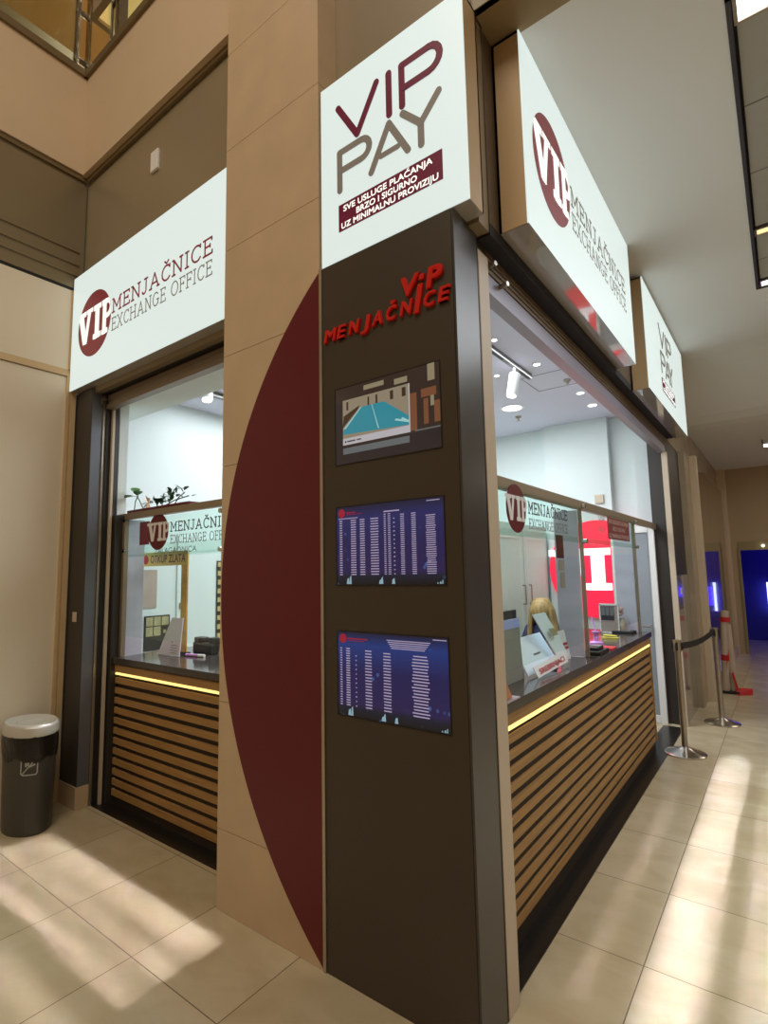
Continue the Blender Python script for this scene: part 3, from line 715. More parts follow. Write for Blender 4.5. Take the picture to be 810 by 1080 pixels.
pieces('lug', M['steel'], t, [CY((-.01, y, z), (.035, y-.01, z), .011, seg=12) for (y, z) in ((.33, 2.91), (.45, 2.87))])

# ------------------------------------------------------------------ counters
def counter_left():
    t = thing('service_counter', 'slatted wood counter of the left shopfront behind the beige pillar', 'counter', (-2.2, .4, 0))
    x0, x1 = -3.05, -1.2; y = .30
    b = MB(); b.box(x0+.02, x1, y+.018, y+.55, .0, .97); b.build('body', M['woodback'], t)
    b = MB()
    for i in range(12): b.box(x0, x1, y+.006, y+.022, .062+.0702*i, .062+.0702*i+.041)
    b.box(x0, x1, y, y+.022, .915, .966)
    b.build('slats', M['wood'], t)
    b = MB(); b.box(x0+.0, x1, y+.006, y+.018, .895, .909); lab(b.build('led_strip', M['led'], t), 'glowing warm light strip')
    b = MB(); b.box(x0-.01, x1, y-.012, y+.75, .972, 1.018); b.build('worktop', M['worktop'], t, bevel=.003)
counter_left()
def counter_right():
    t = thing('service_counter', 'long slatted wood counter along the corridor under the right box signs', 'counter', (-.4, 2, 0))
    x = -.10; y0, y1 = .32, 3.60
    b = MB(); b.box(x-.50, x-.018, y0, y1, 0, .97); b.build('body', M['woodback'], t)
    b = MB()
    for i in range(12): b.box(x-.022, x-.010, y0, y1, .080+.0685*i, .080+.0685*i+.039)
    b.box(x-.022, x, y0, y1, .918, .966)
    b.box(x-.51, x-.0, y1, y1+.012, .08, .966)
    b.build('slats', M['wood'], t)
    b = MB(); b.box(x-.018, x-.006, y0, y1, .893, .911); lab(b.build('led_strip', M['led'], t), 'glowing warm light strip')
    b = MB(); b.box(x-.60, x+.012, y0, y1+.02, .972, 1.018); b.build('worktop', M['worktop'], t, bevel=.003)
counter_right()

# ------------------------------------------------------------------ glazed screens on the counters
# left
t = thing('glass_screen', 'glass service screen with round emblem on the left counter', 'glass screen', (-2.3, .36, 1.02))
b = MB(); b.box(-3.17, -1.3, .34, .385, 2.03, 2.075); b.build('top_rail', M['rail'], t, bevel=.002)
b = MB(); b.box(-3.185, -3.062, .275, .34, 0, 2.06); lab(b.build('end_post', M['charcoal'], t), 'dark end post')
b = MB(); b.box(-3.06, -3.030, .33, .36, 1.02, 2.04); lab(b.build('slim_post', M['rail'], t), 'slim beige post')
b = MB(); b.box(-3.04, -1.3, .366, .374, 1.16, 1.762); b.build('glass_sheet', M['glass'], t)
b = MB(); b.box(-3.04, -1.3, .354, .362, 1.745, 2.02); b.build('header_glass', M['glass_green'], t)
pieces('stand_off', M['chrome'], t, [CY((u, .33, v), (u, .36, v), .016, seg=14) for (u, v) in ((-3.045, 2.02), (-3.045, 1.79), (-1.88, 2.0), (-1.88, 1.76))])
F = FL(.354)
logo(t, F, -2.612, 1.912, .128, 'maroon', 'white', -2.455, -1.76, 1.905, 1.822, .062, .055, 'ink', 'inkgrey', clipit=False)
b = MB(); b.box(-3.058, -3.050, .372, .50, 1.02, 2.03); tag(b.build('side_divider', M['divider']), 'grey side divider panel standing at the left end of the left counter', 'divider')
# right
t = thing('glass_screen', 'glass service screen with round emblem on the right counter', 'glass screen', (-.15, 2.5, 1.02))
b = MB(); b.box(-.18, -.145, .32, 4.56, 1.99, 2.05); b.build('top_rail', M['rail'], t, bevel=.002)
b = MB(); b.box(-.165, -.157, .32, 1.87, 1.12, 1.80); b.build('glass_sheet', M['glass'], t)
b = MB(); b.box(-.165, -.157, 1.95, 3.50, 1.12, 1.80); b.build('glass_sheet', M['glass'], t)
pieces('header_glass', M['glass_green'], t, [B(-.150, -.142, .34, 1.93, 1.765, 2.0), B(-.150, -.142, 1.97, 3.52, 1.765, 2.0)])
for y in (1.95, 3.52):
    B(-.17, -.15, y-.012, y+.012, 1.02, 2.0).build('slim_post', M['rail'], t)
    for z in (2.01, 1.775): CY((-.15, y, z), (-.120, y, z), .016, seg=14).build('stand_off', M['chrome'], t)
F = FR(-.142)
logo(t, F, .835, 1.905, .124, 'maroon', 'white', .995, 1.62, 1.893, 1.812, .060, .052, 'ink', 'inkgrey', clipit=False)
b = MB(); b.box(-.1418, -.139, 2.575, 3.27, 1.815, 1.985); lab(b.build('slogan_plate', mat('brick_film', rgb(128, 60, 54), .5), t), 'brick red slogan plate')
b = MB(); text(b, 'SVE USLUGE PLAĆANJA', F, 2.61, 3.23, 1.940, 1.970, .0034, bold=.01); text(b, 'BRZO I SIGURNO', F, 2.72, 3.12, 1.885, 1.915, .0034, bold=.01); text(b, 'UZ MINIMALNU PROVIZIJU', F, 2.60, 3.25, 1.830, 1.860, .0034, bold=.01)
b.build('slogan_lettering', mat('faded_white', rgb(200, 180, 170), .6), t)
b = MB(); text(b, 'VIP', F, 2.33, 2.50, 1.930, 1.975, .001, bold=.0); text(b, 'PAY', F, 2.33, 2.50, 1.850, 1.895, .001, bold=.0); b.build('name_lettering', M['inkgrey'], t)
for (y, l) in ((1.93, 'grey divider panel between the two clerk positions of the right counter'), (3.50, 'grey divider panel at the far end of the right counter')):
    b = MB(); b.box(-.33, -.172, y-.012, y+.008, 1.02, 1.985); tag(b.build('counter_divider', M['divider']), l, 'divider')

# ------------------------------------------------------------------ interior room
Zi = 3.35
b = MB(); b.box(-4.05, -.04, .30, 4.95, Zi, Zi+.1)
struct(b.build('ceiling_shop', M['white_ceiling']))
b = MB(); b.box(-4.0, -1.3, .30, .62, 2.95, Zi); struct(b.build('ceiling_soffit', M['white_wall']))
b = MB(); b.box(-4.05, -3.95, .12, 4.95, 0, Zi); struct(b.build('wall_shop_left', M['white_wall']))
b = MB(); b.box(-3.95, -3.16, .33, .40, 0, Zi); struct(b.build('wall_shop_front', M['white_wall']))
b = MB(); b.box(-1.40, -.02, .298, .318, 0, Zi); b.box(-.14, -.02, .298, .30, 0, 3.35); b.box(-1.42, -1.40, .30, .318, 0, Zi); struct(b.build('wall_shop_corner', M['white_wall']))
b = MB(); b.box(-3.95, -.1, 4.85, 4.95, 0, Zi); b.box(-1.38, -.62, 4.74, 4.85, 0, Zi); b.box(-.36, -.1, 4.79, 4.85, 0, Zi)
struct(b.build('wall_shop_back', M['white_wall']))
b = MB(); b.box(-.15, -.10, .3, 4.75, 2.94, Zi); struct(b.build('wall_shop_header', M['white_wall']))
# fixtures on the interior ceiling
t = thing('track_light', 'white spotlight on a ceiling rail inside the shop, right side', 'spotlight', (-.8, 2.4, 3.30))
b = MB(); b.box(-.81, -.775, 1.5, 2.85, 3.305, Zi); b.build('rail', M['inkgrey'], t)
pieces('rail_slot', M['black'], t, [B(-.80, -.785, 1.95, 2.25, 3.30, 3.306), B(-.80, -.785, 2.6, 2.8, 3.30, 3.306)])
b = MB(); b.cyl((-.79, 2.48, 3.32), (-.79, 2.48, 3.24), .010); b.cyl((-.79, 2.49, 3.25), (-.81, 2.45, 3.05), .045, seg=24); b.build('lamp_head', M['white'], t)
b = MB(); b.cyl((-.8101, 2.4495, 3.0495), (-.8105, 2.449, 3.046), .036, seg=24); b.build('lens', M['lamp'], t)
t = thing('track_light', 'white spotlight on a ceiling rail seen through the left shopfront', 'spotlight', (-3.1, 1.1, 3.30))
b = MB(); b.box(-3.36, -3.32, .75, 3.0, 3.30, Zi); b.build('rail', M['inkgrey'], t)
b = MB(); b.cyl((-3.12, 1.08, 3.34), (-3.12, 1.08, 3.24), .012); b.cyl((-3.12, 1.08, 3.27), (-3.08, 1.06, 3.15), .05, seg=24); b.build('lamp_head', M['white'], t)
b = MB(); b.cyl((-3.0798, 1.0599, 3.1495), (-3.079, 1.0595, 3.146), .042, seg=24); b.build('lens', M['lamp'], t)
for (x, y, r, l) in ((-1.33, 3.69, .10, 'large round ceiling downlight glowing inside the right shopfront'),
                     (-.65, 2.64, .028, 'small downlight beside the ceiling rail, middle of the row'),
                     (-.588, 3.66, .035, 'small downlight on the shop ceiling, fourth along the right opening'),
                     (-.61, 4.16, .045, 'small downlight nearest the back wall of the shop'),
                     (-.72, 1.95, .02, 'small downlight nearest the pillar edge in the shop ceiling'),
                     (-1.035, 2.67, .022, 'small downlight left of the spotlight rail')):
    t = thing('downlight', l, 'ceiling light', (x, y, Zi))
    b = MB(); b.lathe([(r*1.25, -.006), (r*1.25, 0)], (x, y, Zi), 24); b.build('trim_ring', M['white'], t)
    b = MB(); b.lathe([(r, -.009), (r, -.004)], (x, y, Zi), 24); b.build('diffuser', M['lamp'], t)
for (x, y, l) in ((-.46, 2.25, 'small smoke detector on the shop ceiling near the shutter'), (-1.41, 4.05, 'small sprinkler head beside the large round downlight'), (-.57, 3.2, 'small sprinkler head between the downlights')):
    b = MB(); b.lathe([(.035, 0), (.03, -.02), (.012, -.025), (.010, -.05), (.025, -.055), (.0, -.058)], (x, y, Zi), 16); tag(b.build('ceiling_sprinkler', M['steel'], smooth=True), l, 'sprinkler')
b = MB(); b.box(-.90, -.45, 2.9, 2.905, Zi-.003, Zi); b.box(-.90, -.45, 3.35, 3.355, Zi-.003, Zi); b.box(-.90, -.896, 2.9, 3.35, Zi-.003, Zi); b.box(-.454, -.45, 2.9, 3.35, Zi-.003, Zi)
tag(b.build('ceiling_hatch', M['inkgrey']), 'square access hatch outline in the shop ceiling', 'hatch')
# tall cabinets (front faces +x at x=-1.4)
for (ya, yb, l) in ((3.02, 3.98, 'white tall cabinet door unit nearer the counter, left of the neon emblem'), (3.99, 4.72, 'white tall cabinet unit touching the back wall, beside the neon emblem')):
    t = thing('tall_cabinet', l, 'cabinet', (-1.6, (ya+yb)/2, 0))
    b = MB(); b.box(-1.9, -1.42, ya, yb, 0, 2.10); b.build('carcass', M['cabinet'], t)
    b = MB(); b.box(-1.42, -1.40, ya+.005, yb-.005, .05, 2.095); d = b.build('door', M['cabinet'], t, bevel=.003)
    b = MB()
    b.box(-1.401, -1.396, ya+.09, yb-.09, .12, .125); b.box(-1.401, -1.396, ya+.09, yb-.09, 1.93, 1.935); b.box(-1.401, -1.396, ya+.09, ya+.095, .12, 1.935); b.box(-1.401, -1.396, yb-.095, yb-.09, .12, 1.935)
    b.build('moulding', M['white'], d)
    hy = yb-.06 if ya < 3.5 else ya+.10
    b = MB(); b.tube([(-1.40, hy, 1.22), (-1.365, hy, 1.22), (-1.365, hy, 1.42), (-1.40, hy, 1.42)], .008); b.build('handle', M['steel'], d)
# neon emblem
t = thing('neon_emblem', 'large glowing red round emblem with white letters on the shop back wall', 'illuminated sign', (-.81, 4.72, 1.58))
F = FL(4.735); cu, cv, r = -.81, 1.585, .56
b = MB(); b.prism(circle(cu, cv, r, k=64), F, 0, .03); b.build('disc', M['disc_red'], t)
b = MB(); n = .03
b.prism([(-1.37, 1.82), (-1.05, 1.82), (-1.05, 1.74), (-1.37, 1.74)], F, n, n+.01); b.prism([(-1.33, 1.82), (-1.19, 1.82), (-1.03, 1.34), (-1.13, 1.34)], F, n, n+.012); b.prism([(-1.03, 1.34), (-1.13, 1.34), (-1.0, 1.82), (-.95, 1.82)], F, n, n+.012)
b.prism([(-.95, 1.82), (-.66, 1.82), (-.66, 1.74), (-.95, 1.74)], F, n, n+.01); b.prism([(-.88, 1.82), (-.73, 1.82), (-.73, 1.34), (-.88, 1.34)], F, n, n+.012); b.prism([(-.95, 1.42), (-.66, 1.42), (-.66, 1.34), (-.95, 1.34)], F, n, n+.01)
b.prism([(-.62, 1.82), (-.44, 1.82), (-.44, 1.34), (-.54, 1.34), (-.54, 1.74), (-.62, 1.74)], F, n, n+.01)
b.prism([(-.44, 1.82), (-.33, 1.80), (-.26, 1.70), (-.26, 1.62), (-.33, 1.53), (-.44, 1.50), (-.44, 1.56), (-.36, 1.60), (-.34, 1.66), (-.36, 1.74), (-.44, 1.76)], F, n, n+.011)
b.build('letters', M['disc_white'], t)
# switch on interior pillar
b = MB(); b.box(-.80, -.70, 4.715, 4.74, 2.34, 2.44); tag(b.build('wall_sensor', M['champagne'], bevel=.004), 'small beige square sensor on the white wall above the neon emblem', 'sensor')
# hanging notices on the glass in front of neon emblem (narrow strip)
t = thing('notice_strip', 'narrow strip of dark red and grey notices behind the right glass', 'notice', (-.168, 1.55, 1.3))
b = MB(); b.box(-.170, -.166, 1.48, 1.60, 1.66, 1.80); b.build('red_notice', M['maroon'], t)
b = MB(); b.box(-.170, -.166, 1.50, 1.60, 1.585, 1.65); b.box(-.170, -.166, 1.52, 1.60, 1.48, 1.575); b.build('grey_notice', M['posterbrown'], t)

# end door of the right shopfront
t = thing('glass_door', 'white framed glass door between the right counter and the far column', 'door', (-.3, 4.5, 0))
b = MB(); b.box(-.225, -.165, 4.50, 4.54, 0, 2.02); b.box(-.60, -.225, 4.50, 4.54, 1.96, 2.02); b.box(-.60, -.56, 4.5, 4.54, 0, 1.96); b.box(-.56, -.225, 4.5, 4.54, 0, .08); b.build('door_frame', M['white'], t, bevel=.003)
b = MB(); b.box(-.56, -.225, 4.515, 4.523, .08, 1.96); b.build('pane', mat('frosted_door_glass', rgb(150, 160, 168), .3, alpha=.88), t)
b = MB(); b.tube([(-.25, 4.49, .98), (-.25, 4.45, .98), (-.33, 4.45, .98)], .01); b.build('handle', M['chrome'], t)

# wall things seen through the left shopfront (x = -3.95 plane)
t = thing('notice_board', 'dark board with pale cards on the shop wall behind the left glass', 'notice board', (-3.94, 1.14, 1.07))
b = MB(); b.box(-3.95, -3.935, 1.02, 1.275, .90, 1.225); b.build('board', M['charcoal'], t)
b = MB()
for (ya, yb, za, zb) in ((1.033, 1.10, 1.13, 1.212), (1.11, 1.18, 1.13, 1.212), (1.19, 1.26, 1.13, 1.212), (1.033, 1.10, 1.035, 1.12), (1.11, 1.18, 1.035, 1.12)): b.box(-3.935, -3.932, ya, yb, za, zb)
b.box(-3.935, -3.932, 1.21, 1.235, 1.055, 1.085); b.build('card', M['cards'], t)
b = MB(); b.box(-3.95, -3.94, .99, 1.135, 1.30, 1.66); tag(b.build('wall_poster', M['posterbrown']), 'faded brown poster on the wall above the dark notice board', 'poster')
t = thing('wall_cabinet', 'white wall cupboard with thin door seam and small handle behind the gold frame', 'cabinet', (-3.9, 1.5, 0))
b = MB(); b.box(-3.95, -3.93, 1.345, 1.79, .4, 2.0); b.build('door', M['white_wall'], t, bevel=.003)
b = MB(); b.box(-3.93, -3.915, 1.37, 1.385, 1.27, 1.33); b.build('handle', M['steel'], t)
t = thing('slatted_panel', 'horizontal wood slat panel on the wall at the right of the left glass', 'wall panel', (-3.9, 1.95, 0))
b = MB(); b.box(-3.949, -3.93, 1.815, 2.6, 0, 1.75); b.build('backing', M['charcoal'], t)
b = MB()
for i in range(19): b.box(-3.93, -3.915, 1.815, 2.6, .01+.093*i, .01+.093*i+.05)
b.build('slats', mat('pale_oak', rgb(196, 176, 120), .5), t)

# ------------------------------------------------------------------ left counter objects
t = thing('gold_frame_stand', 'gold framed gold-buying notice standing on the left counter', 'frame', (-2.7, .65, 1.018))
b = MB(); b.box(-3.34, -2.685, .64, .652, 1.680, 1.790); lab(b.build('header_band', M['gold'], t), 'gold header band')
b = MB(); b.box(-2.765, -2.690, .64, .652, 1.035, 1.680); lab(b.build('side_leg', mat('gold_wood_leg', rgb(226, 168, 76), .4, noise=.3, nscale=5, stretch=(1, 1, 2)), t), 'gold and brown side leg')
b = MB(); b.box(-2.79, -2.67, .62, .67, 1.018, 1.035); b.build('foot', M['black'], t)
b = MB(); text(b, 'OTKUP ZLATA', FL(.64), -3.20, -2.715, 1.705, 1.765, .001, bold=.01); b.build('lettering', M['ink'], t)
b = MB(); b.prism(circle(-3.27, 1.733, .038, k=24), FL(.64), .001, .003); b.build('emblem', M['red'], t)
t = thing('display_board', 'tilted white printed board leaning beside the gold frame', 'display board', (-2.85, .6, 1.018))
b = MB(); b.slab((-2.90, .55, 1.020), (-2.62, .55, 1.020), (-2.635, .585, 1.29), (-2.775, .585, 1.29), .006); b.build('board', M['paperpink'], t)
b = MB(); b.box(-2.74, -2.725, .556, .562, 1.10, 1.12); b.build('red_mark', M['red'], t)
b = MB()
for i in range(4): b.box(-2.74, -2.66, .544+.0025*i, .550+.0025*i, 1.04+.018*i, 1.043+.018*i)
b.build('print_lines', M['inkgrey'], t)
t = thing('card_terminal', 'dark grey payment device behind the lilac pen on the left counter', 'payment terminal', (-2.6, .75, 1.018))
b = MB(); b.box(-2.72, -2.50, .72, .80, 1.018, 1.10); b.box(-2.72, -2.62, .73, .80, 1.10, 1.135); b.box(-2.54, -2.50, .73, .80, 1.10, 1.14); b.build('body', M['charcoal'], t, bevel=.008)
b = MB(); b.box(-2.70, -2.64, .722, .73, 1.10, 1.13); b.build('display', M['ink'], t)
t = thing('pen', 'lilac and white pen lying on the left counter', 'pen', (-2.5, .62, 1.025))
b = MB(); b.cyl((-2.62, .60, 1.028), (-2.50, .62, 1.028), .010, seg=10); b.build('barrel', M['pink'], t)
b = MB(); b.cyl((-2.50, .62, 1.028), (-2.44, .63, 1.028), .011, seg=10); b.build('cap', M['white'], t)
# red poster behind left glass header
b = MB(); b.box(-2.90, -2.77, .376, .379, 1.83, 2.0); tag(b.build('red_leaflet', mat('raspberry', rgb(170, 60, 84), .6)), 'raspberry red leaflet behind the left header glass beside the round emblem', 'leaflet')
t = thing('backing_sign', 'second glass plate with grey letters behind the left header glass', 'sign', (-2.5, .46, 1.75))
b = MB(); b.box(-2.98, -1.6, .46, .466, 1.742, 1.84); b.build('plate', M['glass'], t)
b = MB(); text(b, 'ZALAGAONICA', FL(.455), -2.83, -2.30, 1.765, 1.805, .001, bold=.0); b.build('lettering', M['inkgrey'], t)

# plants on top of the left rail
def leaf(mb, p, d, L, W, up=.3):
    p = Vector(p); d = Vector(d).normalized(); s = d.cross(Vector((0, 0, 1))); s = s.normalized() if s.length > .05 else Vector((1, 0, 0)); nrm = s.cross(d)
    a = p; pts = []
    for k, (t, w) in enumerate(((0, 0), (.25, .8), (.55, 1), (.8, .6), (1, 0))):
        c = p+d*(L*t)-Vector((0, 0, 1))*(L*.25*t*t)
        pts.append((c-s*(W*w/2)+nrm*(.1*W*w), c, c+s*(W*w/2)+nrm*(.1*W*w)))
    vs = [q for tr in pts for q in tr]; fs = []
    for k in range(4):
        for j in (0, 1): fs.append((3*k+j, 3*k+j+1, 3*k+4+j, 3*k+3+j))
    mb.add(vs, fs)
b0 = thing('planter_ledge', 'narrow dark red tray under the plants on top of the left screen', 'planter', (-2.8, .42, 2.075))
b = MB(); b.box(-3.12, -2.30, .39, .47, 2.076, 2.105); b.build('tray', M['maroon'], b0)
b = MB(); b.box(-3.10, -2.32, .40, .46, 2.100, 2.108); b.build('soil', M['woodback'], b0)
t = thing('potted_plant', 'broad-leaved vine with two large leaves at the left end of the ledge', 'plant', (-3.1, .42, 2.10))
b = MB(); b.tube([(-3.09, .43, 2.10), (-3.06, .42, 2.17), (-3.02, .42, 2.22)], .004, 6); b.tube([(-2.95, .43, 2.10), (-3.0, .42, 2.18), (-3.03, .42, 2.21)], .004, 6); b.build('stem', M['leafdark'], t)
b = MB(); leaf(b, (-3.04, .42, 2.21), (-1, -.3, .25), .13, .09); leaf(b, (-3.04, .42, 2.22), (.9, -.3, .55), .10, .07); leaf(b, (-3.06, .42, 2.24), (-.5, .2, .8), .09, .07); b.build('leaf', M['leaf'], t)
t = thing('potted_plant', 'cream spiky bloom next to the broad-leaved vine on the ledge', 'plant', (-2.88, .42, 2.10))
b = MB(); b.tube([(-2.88, .43, 2.10), (-2.875, .42, 2.15)], .005, 6); b.build('stem', M['leafdark'], t)
b = MB()
for k in range(8):
    a = 2*PI*k/8; leaf(b, (-2.875, .42, 2.15), (math.cos(a), -.3, math.sin(a)), .075, .02)
b.build('petal', M['flower'], t)
t = thing('potted_plant', 'bushy dark green leafy plant trailing right along the left screen ledge', 'plant', (-2.55, .42, 2.10))
b = MB(); st = []
for (x0, x1, z1) in ((-2.75, -2.80, 2.19), (-2.70, -2.66, 2.20), (-2.62, -2.52, 2.22), (-2.55, -2.40, 2.18), (-2.70, -2.35, 2.15)):
    p = [(x0, .43, 2.10), ((x0+x1)/2, .42, (2.12+z1)/2), (x1, .42, z1)]; b.tube(p, .004, 6); st.append(p)
b.build('stem', M['leafdark'], t)
b = MB()
for k in range(46):
    x = random.uniform(-2.80, -2.34); z = 2.12+random.random()*.10*(1-abs(x+2.5)/.4)
    leaf(b, (x, .42+random.uniform(-.02, .03), z), (random.uniform(-.8, 1), random.uniform(-.5, .3), random.uniform(.1, .9)), random.uniform(.05, .09), random.uniform(.02, .035))
b.build('leaf', M['leafdark'], t)

# ------------------------------------------------------------------ right counter objects
Z = 1.018
t = thing('leaflet_holder', 'clear leaflet holder with brown cards at the near end of the right counter', 'leaflet holder', (-.13, .57, Z))
b = MB(); b.box(-.145, -.088, .40, .655, Z, Z+.006); b.slab((-.138, .40, Z), (-.138, .62, Z), (-.150, .60, Z+.17), (-.150, .40, Z+.17), .004); b.build('acrylic', mat('frosted_acrylic', rgb(206, 192, 200), .25, alpha=.75), t)
b = MB(); b.slab((-.112, .46, Z+.008), (-.112, .60, Z+.008), (-.132, .53, Z+.15), (-.132, .44, Z+.15), .010); b.build('card_stack', mat('brown_cards', rgb(190, 128, 84), .6), t)
t = thing('document_stand', 'upright grey-backed document stand in front of the monitor on the right counter', 'display stand', (-.25, .97, Z))
b = MB(); b.slab((-.25, .83, Z), (-.25, 1.08, Z), (-.27, 1.085, 1.335), (-.27, .865, 1.335), .006); b.build('sheet', mat('greyish_sheet', rgb(150, 146, 140), .6), t)
b = MB(); b.slab((-.2605, .859, 1.288), (-.2605, 1.084, 1.288), (-.2635, 1.085, 1.335), (-.2635, .865, 1.335), .003); lab(b.build('blue_band', mat('pale_blue_band', rgb(170, 180, 240), .6), t), 'pale blue band at the top')
t = thing('monitor', 'dark computer monitor behind the upright document stand', 'monitor', (-.45, 1.2, Z))
b = MB(); b.box(-.45, -.42, .95, 1.43, 1.10, 1.355); b.build('display', M['charcoal'], t, bevel=.005)
b = MB(); b.box(-.45, -.43, 1.15, 1.22, Z, 1.12); b.box(-.52, -.36, 1.08, 1.28, Z, Z+.012); b.build('stand', M['black'], t)
t = thing('price_board', 'tilted pale blue printed board leaning in front of the clerk', 'display board', (-.25, 1.45, Z))
b = MB(); b.slab((-.20, 1.50, 1.06), (-.20, 1.68, 1.06), (-.25, 1.44, 1.34), (-.25, 1.24, 1.34), .006); b.build('board', M['paper'], t)
b = MB(); b.slab((-.198, 1.42, 1.205), (-.198, 1.50, 1.205), (-.205, 1.46, 1.25), (-.205, 1.38, 1.25), .001); b.build('print', M['cards'], t)
t = thing('paper_tray', 'pale blue document tray on the right counter under the tilted board', 'tray', (-.28, 1.3, Z))
b = MB(); b.slab((-.22, 1.07, 1.03), (-.22, 1.55, 1.03), (-.32, 1.52, 1.21), (-.32, 1.10, 1.21), .006); b.build('panel', M['paper'], t)
b = MB(); b.box(-.265, -.258, 1.27, 1.37, 1.10, 1.12); b.build('print', M['inkgrey'], t)
t = thing('sign_strip', 'white strip sign with red letters lying slanted on the right counter', 'sign', (-.2, 1.3, Z))
b = MB(); b.slab((-.17, 1.09, 1.022), (-.17, 1.57, 1.04), (-.20, 1.57, 1.10), (-.20, 1.09, 1.075), .005); b.build('plate', M['white'], t)
b = MB(); fr = lambda u, v, n: (-.172-.5*(v-1.022)+n, u, v+(u-1.09)*.045)
text(b, 'SREBRNJACI', fr, 1.13, 1.53, 1.036, 1.060, .010, bold=.02); b.build('lettering', M['red'], t)
t = thing('pen', 'yellow and black pen lying on the right counter', 'pen', (-.25, 1.43, Z))
b = MB(); b.cyl((-.32, 1.47, Z+.008), (-.24, 1.43, Z+.008), .008, seg=10); b.build('barrel', M['yellow'], t)
b = MB(); b.cyl((-.24, 1.43, Z+.008), (-.18, 1.40, Z+.008), .008, seg=10); b.build('cap', M['black'], t)
t = thing('price_card', 'small white card with red print beside the grey divider', 'card', (-.24, 1.78, Z))
b = MB(); b.slab((-.24, 1.70, Z), (-.24, 1.84, Z), (-.27, 1.82, 1.20), (-.27, 1.70, 1.20), .004); b.build('card', M['white'], t)
b = MB(); b.box(-.250, -.246, 1.715, 1.815, 1.11, 1.125); b.box(-.245, -.240, 1.715, 1.815, 1.085, 1.10); b.build('print', M['red'], t)
t = thing('card_terminal', 'black payment terminal just beyond the grey divider on the right counter', 'payment terminal', (-.14, 2.08, Z))
b = MB(); b.slab((-.20, 1.99, Z), (-.10, 2.02, Z), (-.10, 2.24, Z), (-.22, 2.22, Z), .028); b.box(-.19, -.12, 2.04, 2.18, Z+.02, Z+.05); b.build('body', M['black'], t, bevel=.006)
b = MB(); b.box(-.185, -.125, 2.10, 2.17, Z+.05, Z+.053); b.build('display', M['inkgrey'], t)
b = MB(); b.box(-.25, -.10, 2.30, 2.45, Z, Z+.012); tag(b.build('red_leaflet', M['red']), 'small red leaflet flat beside the black payment terminal', 'leaflet')
t = thing('pen_holder', 'lilac desk pen holder beyond the payment terminal', 'pen holder', (-.3, 2.6, Z))
b = MB(); b.lathe([(.05, 0), (.05, .02), (.02, .03), (.02, .08), (.032, .10), (.0, .10)], (-.27, 2.55, Z), 18); b.build('base', M['pink'], t, smooth=True)
b = MB(); b.cyl((-.27, 2.55, Z+.09), (-.31, 2.60, Z+.2), .007, seg=8); b.build('pen', M['pink'], t)
t = thing('stapler', 'yellow stapler on the far half of the right counter', 'stapler', (-.29, 3.05, Z))
b = MB(); b.box(-.35, -.22, 2.985, 3.02, Z, Z+.008); b.build('base', M['yellow'], t, bevel=.004)
b = MB(); b.slab((-.34, 2.99, Z+.018), (-.23, 2.99, Z+.014), (-.23, 3.015, Z+.014), (-.34, 3.015, Z+.018), .010); b.build('arm', M['yellow'], t, bevel=.005)
t = thing('coin_tray', 'black coin tray near the far end of the right counter', 'tray', (-.26, 3.42, Z))
b = MB(); b.box(-.36, -.18, 3.35, 3.48, Z, Z+.022); b.build('tray', M['black'], t, bevel=.006)
b = MB(); b.box(-.33, -.21, 3.37, 3.46, Z+.022, Z+.026); b.build('insert', M['inkgrey'], t)
t = thing('picture_frame', 'standing clear frame with dark table of cards in front of the neon emblem', 'frame', (-.38, 3.3, Z))
b = MB(); x0, x1, y = -.46, -.295, 3.38
b.box(x0, x0+.01, y-.01, y, Z, 1.27); b.box(x1-.01, x1, y-.01, y, Z, 1.27); b.box(x0, x1, y-.01, y, 1.26, 1.275); b.box(x0, x1, y-.01, y, Z, Z+.01); b.build('frame', M['white'], t)
b = MB(); b.box(x0+.01, x1-.01, y-.006, y-.002, 1.03, 1.26); b.build('sheet', M['posterbrown'], t)
b = MB(); b.box(x0+.015, x1-.04, y-.009, y-.006, 1.13, 1.25); b.build('table', M['charcoal'], t)
b = MB()
for i in range(3): b.box(x0+.02+.036*i, x0+.05+.036*i, y-.011, y-.009, 1.17, 1.245)
b.build('card', M['inkgrey'], t)
t = thing('flower_vase', 'small pale vase with pinkish dried flowers beside the far divider', 'vase', (-.27, 3.44, Z))
b = MB(); b.lathe([(.022, .026), (.032, .05), (.034, .08), (.02, .12), (.024, .13)], (-.28, 3.41, Z), 16); b.build('vase', M['whitepost'], t, smooth=True)
b = MB()
for k in range(9): b.ball((-.28+random.uniform(-.03, .03), 3.41+random.uniform(-.03, .03), Z+.15+random.random()*.06), .014, 8, 6)
b.build('blossom', mat('dusty_pink', rgb(186, 150, 140), .7), t)

